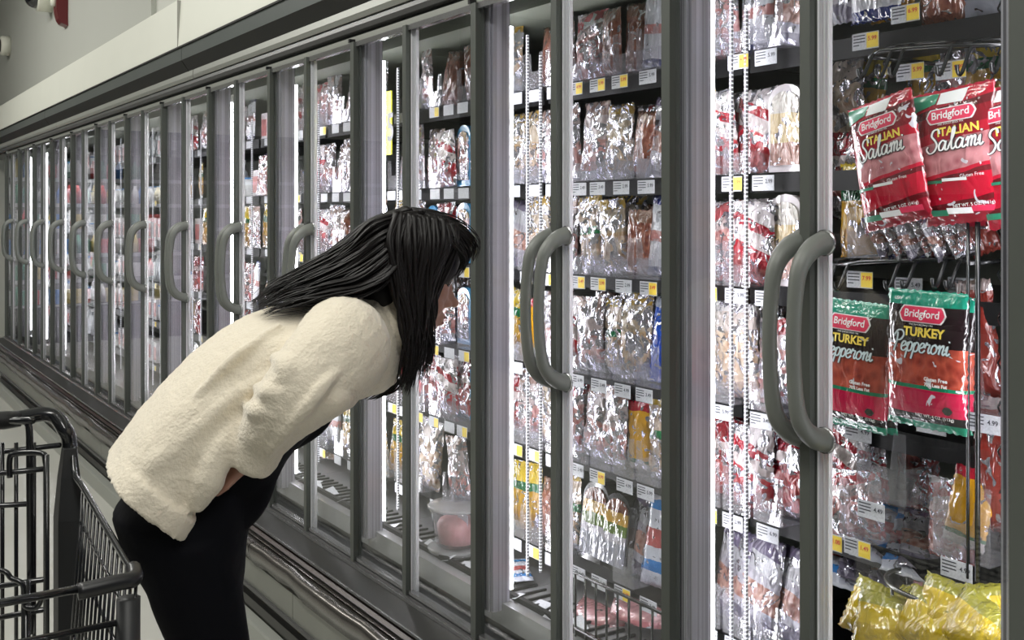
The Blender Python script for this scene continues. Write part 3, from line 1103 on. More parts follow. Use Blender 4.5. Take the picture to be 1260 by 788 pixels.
SIDEN = {1: ['alone'], 2: ['far one', 'near one'], 3: ['leftmost', 'middle', 'rightmost'], 4: ['leftmost', 'second', 'third', 'rightmost']}
for j in range(1, 26):
    ya, yb = leaf_y(j)
    rows = PLAN.get(j)
    if rows is None:
        rows = []
        for r in range(6):
            if j in (8, 9, 10, 11, 12):
                rows.append([rnd.choice(PICKS) for _ in range(3)])
            else:
                p = rnd.choice(['bottle', 'cup', 'carton', 'cup', 'carton'])
                rows.append([p, p, rnd.choice(['bottle', 'cup', 'carton'])])
    for r, kinds in enumerate(rows):
        n = len(kinds)
        z = SHELF[r]
        names = SIDEN[n]
        for i, kd in enumerate(kinds):
            y = yb + 0.200 - (i + 0.5) * (0.36 / n)     # seen at a slant, so what shows behind a door stands further on
            if y > YEND - 0.09:
                continue
            where = '%s, %s, %s' % (names[i], ROWN[r], doorname(j))
            if kd:
                hang = kd in PROTO
                x = 0.205 + rnd.uniform(-.012, .012)
                rx = rnd.uniform(-.10, .06) if hang else 0
                ry = rnd.uniform(-.10, .10) if hang else 0
                rz = rnd.uniform(-.25, .25) if hang else 0
                if kd in ('arch', 'oval'):
                    x, rz = 0.205, rnd.uniform(-.1, .1)
                if kd == 'black_arch':
                    x, rx = 0.19, -.12
                if kd in ('bottle', 'cup', 'carton'):
                    x = 0.285
                if kd in ('slate_white', 'white_blue'):
                    rx, ry = -.20, .0
                place_pack(kd, x + (0.02 if kd not in ('bottle', 'cup', 'carton') else 0), y, z + (0.002 if kd in ('bottle', 'cup', 'carton') else 0.006), '%s, %s' % (LOOK[kd], where),
                           LOOK[kd] + 's', rz, rx, ry, rnd.uniform(.95, 1.06), rnd.randrange(3),
                           {'bottle': 'bottle', 'cup': 'cup', 'carton': 'carton'}.get(kd, 'meat pack'))
                if hang and j <= 4 and r in (1, 2, 3, 4) and rnd.random() < .75:   # a second pouch behind on the same hook
                    k2 = kd if rnd.random() < .7 else rnd.choice(['foil_ham', 'dark_red', 'pink_zip'])
                    place_pack(k2, x + 0.065, y + rnd.uniform(-.012, .02), z + 0.012, '%s, behind %s' % (LOOK[k2], where.replace('behind ', '')),
                               LOOK[k2] + 's', rnd.uniform(-.2, .2), rnd.uniform(-.05, .05), rnd.uniform(-.1, .1), 1.0, rnd.randrange(3))
            if j <= 7 and (kd in PROTO or (j == 3 and r == 0)) and kd not in ('white_blue',):
                place_tray(0.172, y, z + 0.002, 'clear notched tray, ' + where)
            if j <= 14 and not (j > 8 and i == 1):
                place_tag(None, 0.226 if j > 7 else 0.170, y + rnd.uniform(-.01, .01), z + (0.002 if j > 7 else -0.002), 'price tag, ' + where,
                          yellow=rnd.random() < .3, text=rnd.choice(['5.99', '4.99', '6.99', '3.49', '2.99']) if j <= 2 else None)

# case floors: tubs, flat packs, loose packs
for (kd, x, y, z, lab) in [
        ('tub', .14, 2.33, DECK + .105, 'upper clear round tub of pink meat stacked left of silver post'),
        ('tub', .14, 2.33, DECK + .002, 'lower clear round tub of pink meat under its twin tub')]:
    pass


def at(px, py, a):
    """point on the upright plane x = a that the photo shows at this pixel"""
    u = (px - 630) / FPX
    q = PD + a
    y = q * (ca - u * sa) / (sa + u * ca)
    Z = q * sa + y * ca
    return Vector((a, y, HC + (265 - py) / FPX * Z))


def tubat(px, py, a, lab, s=1.0):
    p = at(px, py, a)
    o = place_pack('tub', p.x, p.y, p.z, lab, 'round tubs of pink meat', s=s, cat='food tub')
    return o


tubat(563, 669, .17, 'upper clear tub of pink meat in stack of two', 1.22)
tubat(563, 720, .17, 'lower clear tub of pink meat in stack of two', 1.22)
for (kd, px, py, a, rz, rx, s, lab) in [
        ('clear_beige', 545, 722, .30, .3, -1.1, .8, 'beige meat bag lying flat on case floor behind round tubs'),
        ('gold_green', 480, 668, .40, .1, -.3, .9, 'golden meat pouch standing on case floor behind fifth door'),
        ('clear_beige', 405, 620, .30, .5, -1.0, .8, 'beige meat bag lying on case floor left of woman sleeve'),
        ('clear_beige', 650, 728, .40, .2, -.8, 1.0, 'peach meat bag lying on case floor right of long lamp'),
        ('pink_flat', 742, 752, .22, 0, 0, 1.0, 'flat pink meat pack on case floor, left above wire rack'),
        ('pink_flat', 790, 748, .22, .1, 0, 1.0, 'flat pink meat pack on case floor, right above wire rack'),
        ('pink_flat', 765, 762, .30, .1, 0, 1.0, 'flat pink meat pack on case floor behind other two'),
        ('white_blue', 640, 770, .15, 1.2, -1.3, .5, 'small white blue pack tilted on case floor near lamp foot')]:
    p = at(px, py, a)
    place_pack(kd, p.x, p.y, DECK + .02 if abs(rx) > .7 else p.z - .03, lab, LOOK[kd] + 's', rz, rx, 0, s, 1)
# tags scattered along the floor rail of the case
k = 0
for j in range(1, 12):
    ya, yb = leaf_y(j)
    for i in range(4):
        y = yb - 0.05 - i * .085
        o = place_tag(None, 0.115 + .02 * (i % 2), y, DECK + .012, 'white tag lying on floor rail, %s, %s' % (SIDEN[4][i], doorname(j)))
        o.rotation_euler = (-1.25, 0.2 * (i - 1.5), -PI / 2 + .3 * ((i * 7 + j) % 3 - 1))
        o['group'] = 'tags lying on the floor rail'
# black slotted floor rail
mb = MB()
mb.box(.085, .10, 0.0, 5.0, DECK + .001, DECK + .014)
for i in range(120):
    mb.box(.10, .20, i * .042, i * .042 + .007, DECK + .001, DECK + .007)
fr = mb.build('floor_grille', M['shelf'])
fr.location = (0, 0.9, 0)
tag(fr, 'black slotted grille lying along the front floor of the cases', 'grille')


def pegs(x0, x1, y, z, drop=.02, name='peg_hook', parent=None, up=.0):
    mb = MB()
    mb.tube([(x1, y, z + .0), (x0 + .01, y, z - drop), (x0, y, z - drop + .014)], .0028, 6)
    return mb


# ---- hero door: salami and pepperoni bags
def flagmat():
    m = pack_mat('salami_print', [(0, (.26, .006, .02)), (.10, (.12, .006, .01)), (.14, (.48, .008, .03)), (.30, (.14, .01, .015)), (.335, (.50, .01, .035)), (.58, (.42, .012, .03)), (.66, (.22, .012, .02)), (.78, (.10, .012, .015)), (.84, (.40, .012, .03))],
                 0.0, .35, .025, slope=-.06, meat=((.34, .09, .11), (.62, .27, .29), .36, .58), scale=14, metal=0, deep=False)
    return m


def pepmat():
    m = pack_mat('pepperoni_print', [(0, (.01, .22, .13)), (.06, (.012, .008, .01)), (.12, (.50, .012, .06)), (.30, (.01, .20, .10)), (.325, (.40, .03, .03)), (.60, (.016, .008, .01)), (.885, (.01, .26, .17))],
                 0.0, .35, .012, slope=.0, meat=((.20, .018, .014), (.46, .085, .05), .33, .60), scale=10, metal=0, deep=False)
    return m


SALM, PEPM = flagmat(), pepmat()
STROKES = {
    'a': ([[(0.9, .8), (.5, 1.0), (.1, .6), (.2, .1), (.6, .1), (.9, .7), (.95, .9), (.9, .2), (1.1, 0), (1.4, .25)]], 1.3),
    'l': ([[(0, .25), (.5, 1.2), (.65, 2.0), (.45, 2.1), (.35, 1.5), (.4, .3), (.6, 0), (.9, .25)]], .85),
    'm': ([[(0, .6), (.2, .95), (.3, .7), (.25, 0), (.3, .6), (.6, 1), (.7, .7), (.65, 0), (.7, .6), (1, 1), (1.1, .7), (1.05, .2), (1.2, 0), (1.45, .25)]], 1.4),
    'i': ([[(0, .4), (.2, .95), (.2, .2), (.35, 0), (.6, .25)], [(.25, 1.35), (.3, 1.5)]], .6),
    'S': ([[(1.3, 1.7), (1.1, 2.15), (.5, 2.1), (.3, 1.6), (.8, 1.1), (1.1, .6), (.8, .05), (.2, -.1), (-.3, .3), (-.1, .6)]], 1.3),
    'P': ([[(.35, 1.9), (.4, 1.0), (.1, -.2)], [(-.2, 1.5), (.3, 2.1), (1.0, 2.15), (1.35, 1.7), (1.0, 1.15), (.4, 1.05)]], 1.2),
    'e': ([[(.1, .4), (.6, .6), (.7, .9), (.4, 1.0), (.1, .6), (.2, .1), (.6, 0), (.95, .3)]], .85),
    'p': ([[(0, .5), (.25, .95), (.2, .2), (.05, -.8)], [(.2, .5), (.5, 1), (.85, .8), (.8, .2), (.45, 0), (.25, .2)]], .95),
    'r': ([[(0, .5), (.2, 1.1), (.3, .9), (.65, .9), (.55, .3), (.7, 0), (.95, .25)]], .85),
    'o': ([[(.6, 1), (.2, .8), (.1, .3), (.4, 0), (.8, .3), (.75, .8), (.5, 1), (.7, .8), (1.1, .85)]], .95),
    'n': ([[(0, .6), (.2, .95), (.3, .7), (.25, 0), (.3, .6), (.65, 1), (.75, .7), (.7, .2), (.85, 0), (1.1, .25)]], 1.0)}


def script_word(word, xc, zc, unit, conform, parent, m, width=.0017, rot=0.0, shear=.18, sx=.85, off=-.0022):
    tot = sum(STROKES[c][1] for c in word) * sx
    x0 = -tot / 2
    mb = MB()
    cr, sr = math.cos(rot), math.sin(rot)
    for ch in word:
        st, adv = STROKES[ch]
        for line in st:
            pts = catmull([(p[0] * sx + x0 + p[1] * shear, 0, p[1] - .6) for p in line], 4)
            P2 = []
            for p in pts:
                x, z = p.x * unit, p.z * unit
                P2.append((xc + x * cr - z * sr, zc + x * sr + z * cr))
            vs, fs = [], []
            for i, (x, z) in enumerate(P2):
                a, b = P2[max(i - 1, 0)], P2[min(i + 1, len(P2) - 1)]
                dx, dz = b[0] - a[0], b[1] - a[1]
                l = math.hypot(dx, dz) or 1
                wd = width * (.75 + .45 * abs(dz) / l)
                nx_, nz_ = -dz / l * wd * .5, dx / l * wd * .5
                y = conform(x, z) + off
                vs += [(x + nx_, y, z + nz_), (x - nx_, y, z - nz_)]
            for i in range(len(P2) - 1):
                fs.append((2 * i, 2 * i + 1, 2 * i + 3, 2 * i + 2))
            mb.add(vs, fs)
        x0 += adv * sx
    return mb.build('script_lettering', m, parent)


def patch(name, poly, conform, m, parent, off=-.0012, grid=.004):
    """flat printed shape laid on the bag: polygon cut into a fan of fine strips"""
    xs = [p[0] for p in poly]
    x0, x1 = min(xs), max(xs)
    n = max(2, int((x1 - x0) / grid))
    mb = MB()
    cols = []
    for i in range(n + 1):
        x = x0 + (x1 - x0) * (i / n) * .998 + (x1 - x0) * .001
        zs = []
        for a, b in zip(poly, poly[1:] + poly[:1]):
            if (a[0] - x) * (b[0] - x) <= 0 and a[0] != b[0]:
                zs.append(a[1] + (b[1] - a[1]) * (x - a[0]) / (b[0] - a[0]))
        cols.append((x, min(zs), max(zs)))
    k = 5
    vs, fs = [], []
    for x, za_, zb_ in cols:
        for t in range(k + 1):
            z = za_ + (zb_ - za_) * t / k
            vs.append((x, conform(x, z) + off, z))
    for i in range(n):
        for t in range(k):
            a = i * (k + 1) + t
            fs.append((a, a + k + 1, a + k + 2, a + 1))
    mb.add(vs, fs, True)
    return mb.build(name, m, parent)


def badge_poly(cx, cz, w, h):
    return [(cx - w / 2, cz), (cx - w / 2 + h * .1, cz - h * .25), (cx - w * .42, cz - h / 2), (cx + w * .42, cz - h / 2), (cx + w / 2 - h * .1, cz - h * .25), (cx + w / 2, cz),
            (cx + w / 2 - h * .1, cz + h * .25), (cx + w * .42, cz + h / 2), (cx - w * .42, cz + h / 2), (cx - w / 2 + h * .1, cz + h * .25)]


SW, SH = .150, .232
PW, PH = .158, .238


def hero_bag(kind, loc, tilt, yaw, lab, seed=0):
    w_, h_ = (SW, SH) if kind == 'salami' else (PW, PH)
    t_ = .038
    base = loc
    root = empty('snack_bag', base, rot=(0, 0, 0))
    root.rotation_euler = (0, tilt, -PI / 2 + yaw)
    root.rotation_mode = 'XYZ'
    me = pouch_mesh('bag_pouch', w_, h_, t_, SALM if kind == 'salami' else PEPM, seed, wr=.0006, nx=24, nz=34)
    b = bpy.data.objects.new('bag_pouch', me)
    C.objects.link(b)
    b.parent = root
    b.location = (0, 0, -h_)
    cf = lambda x, z: pouch_y(x, z, w_, h_, t_) - .0006
    for o_ in (0,):
        if kind == 'salami':
            green = patch('green_corner', [(-w_ / 2 + .002, h_ * .86), (-w_ * .18, h_ * .90), (-w_ * .16, h_ * .975), (-w_ / 2 + .002, h_ * .985)], cf, M['greenp'], b)
            patch('white_corner', [(-w_ * .17, h_ * .89), (w_ * .16, h_ * .88), (w_ * .2, h_ * .98), (-w_ * .15, h_ * .975)], cf, M['white'], b)
            # tricolour ribbon at the foot and under the window
            for z0, hh in ((h_ * .075, .010), (h_ * .315, .005)):
                for q, mm in ((0, M['greenp']), (1, M['whiteink']), (2, M['badge'])):
                    a0 = -w_ * .46 + q * w_ * .30
                    if hh < .008 and q == 2:
                        continue
                    patch('ribbon', [(a0, z0), (a0 + w_ * .30, z0 - .003), (a0 + w_ * .30, z0 + hh - .003), (a0, z0 + hh)], cf, mm, b)
            rimp = patch('badge_rim', badge_poly(0, h_ * .80, w_ * .62, .026), cf, M['white'], b, -.0012)
            patch('brand_badge', badge_poly(0, h_ * .80, w_ * .58, .0225), cf, M['badge'], b, -.0018)
            add_text('Bridgford', .0185, M['whiteink'], b, 'brand_lettering', (0, -.0026, h_ * .803), conform=cf, bold=.0003)
            add_text('FINE SNACKS SINCE 1932', .0042, M['whiteink'], b, 'small_lettering', (0, -.0015, h_ * .735), conform=cf)
            add_text('ITALIAN', .0205, M['gold'], b, 'lettering', (0.012, -.0018, h_ * .675), conform=cf, bold=.0006)
            script_word('Salami', 0.004, h_ * .585, .0172, cf, b, M['dkink'], .0056, off=-.0013)
            script_word('Salami', 0.004, h_ * .585, .0172, cf, b, M['whiteink'], .0030)
            add_text('Gluten Free', .0085, M['whiteink'], b, 'lettering', (.03, -.0015, h_ * .335), conform=cf)
            add_text('NET WT. 5 OZ. (141g)', .0075, M['whiteink'], b, 'lettering', (.025, -.0015, h_ * .125), conform=cf, bold=.0001)
        else:
            patch('badge_rim', badge_poly(0, h_ * .83, w_ * .60, .029), cf, M['white'], b, -.0012)
            patch('brand_badge', badge_poly(0, h_ * .83, w_ * .56, .0255), cf, M['badge'], b, -.0018)
            add_text('Bridgford', .0185, M['whiteink'], b, 'brand_lettering', (0, -.0026, h_ * .833), conform=cf, bold=.0003)
            add_text('FINE SNACKS SINCE 1932', .0042, M['whiteink'], b, 'small_lettering', (0, -.0015, h_ * .755), conform=cf)
            add_text('TURKEY', .0215, M['gold'], b, 'lettering', (.006, -.0018, h_ * .700), conform=cf, bold=.0008)
            script_word('Pepperoni', 0.0, h_ * .600, .0160, cf, b, M['dkink'], .0050, off=-.0013)
            script_word('Pepperoni', 0.0, h_ * .600, .0160, cf, b, M['silverink'], .0028)
            add_text('Gluten Free', .0088, M['whiteink'], b, 'lettering', (.032, -.0015, h_ * .375), conform=cf, bold=.0003)
            add_text('70% Less Fat', .0080, M['whiteink'], b, 'lettering', (.032, -.0015, h_ * .335), conform=cf, bold=.0003)
            add_text('NET WT. 4 OZ. (113g)', .0075, M['whiteink'], b, 'lettering', (.026, -.0015, h_ * .105), conform=cf, bold=.0001)
            add_text('USA', .0075, M['whiteink'], b, 'lettering', (-.055, -.0015, h_ * .935), conform=cf)
            patch('round_seal', [(w_ * .33 + .009 * math.cos(q * PI / 6), h_ * .165 + .007 * math.sin(q * PI / 6)) for q in range(12)], cf, M['chrome'], b)
    # the hole tab over the hook
    tag(root, uniq(lab), 'snack bag', 'snack meat bags on hooks behind the nearest door')
    return root


HA = 0.13
for (kd, px, py, a, tilt, yaw, lab, sd) in [
        ('salami', 1172, 108, .15, -.11, .05, 'red salami bag on right hook, lettering nearly level, nearest full one', 2),
        ('salami', 1160, 122, .215, -.10, .10, 'red salami bag hanging directly behind the right front salami bag', 3),
        ('salami', 1081, 122, .13, -.20, -.10, 'red salami bag on left hook, leaning to the left', 1),
        ('salami', 1090, 134, .20, -.12, -.08, 'red salami bag hanging behind the left leaning salami bag', 5),
        ('salami', 1242, 104, .16, -.16, .05, 'red salami bag partly cut by right door strip', 4),
        ('pepperoni', 1141, 358, .13, 0.01, -.02, 'green-topped turkey pepperoni bag fully in view on hook', 6),
        ('pepperoni', 1150, 362, .19, .03, .05, 'green-topped turkey pepperoni bag hanging behind the fully visible one', 7),
        ('pepperoni', 1052, 370, .15, 0.04, .0, 'turkey pepperoni bag half hidden by the pale door seals', 8),
        ('pepperoni', 1060, 376, .21, 0.0, .05, 'turkey pepperoni bag behind the half hidden pepperoni bag', 9)]:
    p = at(px, py, a)
    hero_bag(kd, p, tilt, yaw, lab, sd)


def rack(name, pts_px, a0, a1, hooks, lab):
    """black wire bar with hooks that run forward and down"""
    root = empty(name, at(*pts_px[0], a0))
    inv = Vector(root.location)
    P_ = [at(px, py, a0) - inv for px, py in pts_px]
    mb = MB()
    mb.tube(P_, .0042, 8)
    mb.tube([p + Vector((.03, 0, .012)) for p in P_], .003, 6)
    for e in (P_[0], P_[-1]):
        mb.tube([e, e + Vector((a1 - a0, 0, 0.005))], .0042, 8)
    mb.build('bar', M['wire'], root)
    for px, py, drop in hooks:
        h = at(px, py, a0) - inv
        hk = MB().tube(catmull([h + Vector((.03, 0, .01)), h + Vector((0, 0, .0)), h + Vector((-.035, -.004, -drop)), h + Vector((-.05, -.006, -drop)), h + Vector((-.052, -.006, -drop + .012))], 4), .0034, 7)
        hk.build('hook', M['wire'], root)
    tag(root, lab, 'hook rack')
    return root


rack('hook_rack', [(1070, 70), (1085, 62), (1150, 57), (1235, 55)], .19, .60, [(1075, 66, .045), (1098, 62, .05), (1113, 60, .05), (1171, 57, .05), (1196, 56, .05), (1238, 56, .045)],
     'black wire rack with hooks carrying the red salami bags')
rack('hook_rack', [(1015, 328), (1060, 323), (1130, 320), (1175, 318), (1192, 324)], .19, .60, [(1030, 326, .045), (1045, 325, .045), (1108, 322, .045), (1128, 321, .045), (1166, 318, .045), (1182, 320, .045)],
     'black wire rack with hooks carrying the green pepperoni bags')


def hero(kd, px, py, a, lab, rz=0, rx=0, ry=0, s=1.0, idx=0, cat='meat pack'):
    p = at(px, py, a)
    return place_pack(kd, p.x, p.y, p.z, lab, LOOK[kd] + 's', rz, rx, ry, s, idx, cat)


# first door: everything round the hero bags (px,py = foot of the pack)
for args in [
        ('slate_white', 1042, 28, .24, 'grey white bag on top shelf at left of first door'),
        ('navy_white', 1078, 26, .24, 'navy white pouch on top shelf of first door'),
        ('gold_green', 1098, 26, .27, 'gold pouch on top shelf between two price tags'),
        ('brown', 1160, 30, .27, 'brown pouch on top shelf above salami rack'),
        ('white_blue', 1200, 22, .30, 'white bag on top shelf above right salami bag'),
        ('gold_green', 1055, 175, .36, 'gold pouch low behind left salami bag', 0, 0, .2),
        ('clear_beige', 1030, 190, .33, 'beige bag behind pale door seals beside left salami bag'),
        ('gold_green', 1140, 160, .42, 'gold striped pouch behind and between the front salami bags'),
        ('gold_green', 1215, 160, .40, 'gold striped pouch deep behind the right salami bag'),
        ('foil_ham', 1175, 150, .42, 'foil pouch deep behind the right front salami bag'),
        ('dark_red', 1048, 270, .30, 'dark red pouch low behind left salami bag'),
        ('gold_green', 1060, 318, .27, 'orange gold pouch behind notched tray under left salami bag'),
        ('gold_green', 1095, 318, .30, 'second orange gold pouch right of the notched tray'),
        ('maroon_stick', 1213, 492, .24, 'upright red-brown sausage pack right of black wire post', 0, 0, -.12),
        ('maroon_stick', 1190, 505, .32, 'red-brown sausage pack hidden partly behind pepperoni bag'),
        ('maroon_stick', 1216, 312, .26, 'red-brown sausage pack on shelf above right black post', 0, 0, -.35, .8),
        ('red_zip', 1036, 612, .22, 'red zip bag behind lower left seals of first door', 0, 0, .1, .85),
        ('pink_zip', 1038, 665, .20, 'pink meat bag at left above yellow 1.00 tag', 0, 0, .05, .75),
        ('red_zip', 1072, 618, .25, 'red white pack inside larger notched clear tray', 0, 0, -.1, .72),
        ('pink_zip', 1066, 662, .20, 'pink meat bag directly above yellow 1.49 tag', .1, 0, -.1, .7, 1),
        ('dark_red', 1118, 660, .40, 'dark red pouch in shadow right of yellow 1.49 tag', 0, 0, .5, .8),
        ('dark_red', 1130, 600, .45, 'dark red pouch in shadow on lower middle shelf'),
        ('yellow_red', 1184, 672, .19, 'yellow red pack tilted in clear tray at lower right', 0.1, -.1, .15, .80),
        ('pink_zip', 1172, 690, .22, 'pink pack behind the yellow red pack at lower right', 0, 0, 0, .8),
        ('maroon_stick', 1225, 655, .22, 'lower bulky red-brown sausage pack right of black wire post', 0, 0, 0, 1.1),
        ('maroon_stick', 1240, 650, .26, 'red-brown sausage pack squeezed against right door strip', 0, 0, .05, 1.05)]:
    hero(*args)
# slanted thin lunch packs
for i in range(11):
    p = at(1100 + i * 9.0, 312 + (i % 3) * 2, .20 + .012 * (i % 2))
    place_pack(['slate_white', 'navy_white', 'foil_ham', 'red_zip'][i % 4], p.x, p.y, p.z,
               'thin striped pack, %s in the leaning row above pepperoni bags' % (ORD[i] + ' from left'), 'leaning thin packs above the pepperoni bags', .9, 0, -.45, .42, i % 3)
# lying magazines-like packs at the foot of the first door
for i in range(9):
    p = at(1030 + i * 13, 735 - (i % 4) * 13 + i * 2, .17 + .02 * (i % 3))
    place_pack('slate_white' if i % 3 else 'white_blue', p.x + .05, p.y, p.z, 'grey white bag lying flat, %s in pile at foot of first door' % (ORD[i] + ' from left'),
               'bags lying at the foot of the first door', .5 + .12 * (i % 3), -1.15, .15, .85, i % 3)
for i, (px, py, a, rz, ry) in enumerate([(1075, 792, .10, .2, .2), (1120, 790, .12, -.3, -.3), (1165, 792, .10, .1, .1), (1205, 796, .12, .4, -.2), (1140, 806, .08, 0, .1), (1098, 808, .08, .5, .1), (1188, 812, .08, -.2, .25)]):
    hero('lime_yellow', px, py, a, 'bright yellow bag, %s in the wire basket at bottom right' % (ORD[i] + ' counted'), rz, -.5, ry, 1.0, i % 3, 'snack bag')
hero('pink_flat', 1165, 752, .22, 'pink loaf pack lying behind the yellow bags in wire basket', 0, 0, 0, .8)

# trays and tags of the first door
for px, py, a, s, lab in [(1063, 318, .20, 1.0, 'clear notched tray under left salami bag'), (1083, 617, .19, 1.35, 'large clear notched tray with red white pack, lower left'),
                          (1182, 690, .17, 1.35, 'clear tray holding yellow red pack at lower right'), (1056, 664, .17, 1.1, 'clear tray behind yellow 1.49 tag'),
                          (1130, 315, .20, 1.0, 'clear tray below row of thin leaning packs'), (1224, 530, .20, 1.2, 'clear tray right of black wire post under sausage pack')]:
    p = at(px, py, a)
    o = place_tray(p.x, p.y, p.z, lab)
    o.scale = (s, s, s)
for px, py, a, yel, txt, lab in [
        (1114, 6, .20, True, '6.99', 'white and yellow price tag 6.99 on top shelf'), (1065, 40, .20, True, '5.99', 'white and yellow price tag 5.99 on top shelf edge'),
        (1058, 334, .20, True, '7.99', 'yellow price tag 7.99 left above turkey pepperoni bags'), (1056, 522, .17, False, '4.99', 'white price tag under half hidden pepperoni bag'),
        (1146, 512, .19, False, '6.99', 'white price tag under the fully visible pepperoni bag'), (1072, 618, .165, False, '4.49', 'white price tag on large notched tray'),
        (1021, 656, .17, True, '1.00', 'yellow price tag 1.00 beside door seal'), (1055, 664, .165, True, '1.49', 'yellow price tag 1.49 at lower left of first door'),
        (1177, 690, .16, False, '4.99', 'white price tag 4.99 under yellow red pack'), (1211, 510, .19, False, '4.99', 'white price tag just right of black wire post'),
        (1118, 342, .24, False, '5.49', 'white price tag behind pepperoni hooks, left'), (1185, 342, .26, False, '5.49', 'white price tag behind pepperoni hooks, right'),
        (1170, 75, .22, True, '5.99', 'price tag above the right salami bag'), (1120, 78, .26, True, '5.99', 'price tag between the two front salami hooks')]:
    p = at(px, py, a)
    place_tag(None, p.x, p.y, p.z, lab, yel, txt)
for j, (py0, py1, a, px0, px1, lab) in enumerate([(37, 52, .215, 1022, 1165, 'top'), (40, 52, .215, 1165, 1240, 'top right')]):
    pass
# wire post, mesh side and round basket
p0, p1 = at(1203, 215, .16), at(1203, 716, .16)
mb = MB().tube([(p0.x, p0.y, p0.z), (p0.x, p0.y, p1.z)], .0045, 8)
mb.tube([(p0.x, p0.y + .018, p0.z), (p0.x, p0.y + .018, p1.z)], .003, 8)
wp = mb.build('wire_post', M['wire'])
tag(wp, 'upright black wire post right of the turkey pepperoni bags', 'post')
mb = MB()
q = at(1236, 0, .20)
for sgn in (1, -1):
    for i in range(-6, 22):
        zz = HC - 1.0 + i * .075
        y0_, y1_ = q.y + .012, q.y - .09
        zb_ = zz + sgn * .18
        mb.tube([(q.x, y0_, zz), (q.x, y1_, zb_)], .0018, 5)
gr = mb.build('wire_mesh_panel', M['wire'])
tag(gr, 'black diamond wire mesh panel beside the right door strip', 'wire panel')
c0 = at(1175, 727, .20)
root = empty('wire_basket', (c0.x, c0.y, c0.z - .16))
tag(root, 'round grey wire basket holding bright yellow bags at bottom right', 'basket')
R_ = .125
mb = MB()
for zz, rr in ((.16, R_), (.10, R_ * .96), (0, R_ * .9)):
    mb.tube([(rr * .75 * math.cos(t * PI / 16), rr * math.sin(t * PI / 16), zz) for t in range(33)], .0045 if zz == .16 else .003, 7)
mb.build('rim', M['chrome'], root)
mb = MB()
for t in range(10):
    a_ = t * PI / 5
    mb.tube([(R_ * .75 * math.cos(a_), R_ * math.sin(a_), .16), (R_ * .68 * math.cos(a_), R_ * .9 * math.sin(a_), 0)], .003, 6)
mb.build('uprights', M['chrome'], root)
# little rack at the foot of the second door pair
pa, pb_ = at(708, 782, .08), at(818, 757, .08)
root = empty('wire_rack', (pa.x, pb_.y, DECK))
tag(root, 'low dark wire fence in front of flat pink meat packs', 'wire rack')
mb = MB()
L_ = pa.y - pb_.y
zt = pb_.z - DECK
mb.tube([(0, 0, zt), (0, L_, zt)], .004, 7)
mb.tube([(0, 0, .02), (0, L_, .02)], .004, 7)
for i in range(9):
    mb.tube([(0, L_ * i / 8, 0), (0, L_ * i / 8, zt)], .003, 6)
mb.build('wires', M['wire'], root)

# yellow price card built in place of a sign's reflection in the fifth door
p = at(470, 153, .115)
root = empty('price_sign_reflection', (p.x, p.y - .02, p.z))
root.rotation_euler = (0, 0, -PI / 2 - .1)
MB().box(-.105, .06, 0, .004, -.105, .105).build('sign_card', mat('acid_yellow_card', (.72, .76, .03), .5), root)
add_text('2.5', .13, M['dkink'], root, 'price_figures', (0.01, -.002, -.02), bold=.003)
add_text('SALE PRICE', .022, M['dkink'], root, 'lettering', (0, -.002, .075))
tag(root, 'acid yellow price card reading 2.5 standing in for a reflection in the fifth door', 'price sign')

# ------------------------------------------------------------------ wall devices
wx = .17


def on_wall(px, py, x):
    return at(px, py, x)


p = on_wall(12, 57, wx)
root = empty('security_camera', (wx, p.y, p.z))
tag(root, 'small round white security camera at far left edge of wall', 'security camera')
MB().lathe([(.10, 0), (.10, -.07), (.092, -.085), (.02, -.09)], axis='X', n=28).build('housing', M['devwhite'], root)
MB().ball((-.095, 0, 0), (.05, .065, .065)).build('lens_dome', M['dome'], root)

p = on_wall(82, 2, wx)
root = empty('fire_alarm', (wx, p.y, p.z))
tag(root, 'dark red fire alarm horn with strobe on the pale wall', 'fire alarm')
mb = MB().prism([(0, -.20), (-.05, -.18), (-.07, -.15), (-.085, -.08), (-.085, .10), (0, .12)], .12, at=-.06, plane='XZ')
mb.build('housing', M['devred'], root)
MB().lathe([(.035, -.08), (.04, -.10), (.03, -.115), (.01, -.12)], (0, 0, -.01), 18, 'X').build('strobe_lens', M['devwhite'], root)
p = on_wall(70, -8, wx)
root = empty('security_camera', (wx - .06, p.y + .22, p.z))
tag(root, 'dark domed security camera beside the red fire alarm', 'security camera')
MB().lathe([(.12, .06), (.12, -.05), (.11, -.06), (.05, -.07)], axis='X', n=28).build('housing', M['devwhite'], root)
MB().ball((-.06, 0, 0), (.10, .10, .10)).build('lens_dome', M['dome'], root)

# ceiling lamps and the shelving across the aisle that the glass mirrors
for x, y in ((-1.9, -1.2), (-1.9, 3.4), (-1.9, 8.6), (-4.6, 5.0)):
    root = empty('ceiling_lamp', (x, y, 4.38))
    MB().box(-.20, .20, -1.85, 1.85, 0, .10).build('housing', M['white'], root)
    tag(root, 'long white ceiling lamp', 'ceiling lamp', 'ceiling lamps over the aisles')
gon = empty('shelving_unit', (-4.4, 0, 0))
MB().box(-.4, .4, -2, 12.5, 0, .14).build('base', M['black'], gon)
MB().box(-.03, .03, -2, 12.5, .14, 1.75).build('back_panel', M['kick'], gon)
for i in range(4):
    MB().box(-.38, .38, -2, 12.5, .45 + i * .38, .48 + i * .38).build('shelf', M['darkmetal'], gon)
tag(gon, 'dark shelving across the aisle, seen only as reflection', 'shelving')

# ------------------------------------------------------------------ shopping cart
cart = empty('shopping_cart', (-1.25, 1.55, 0))
tag(cart, 'black wire shopping cart at lower left, cropped by photo edge', 'shopping cart')
cinv = -Vector(cart.location)


def CW(px, py, Z):
    return W(px, py, Z) + cinv


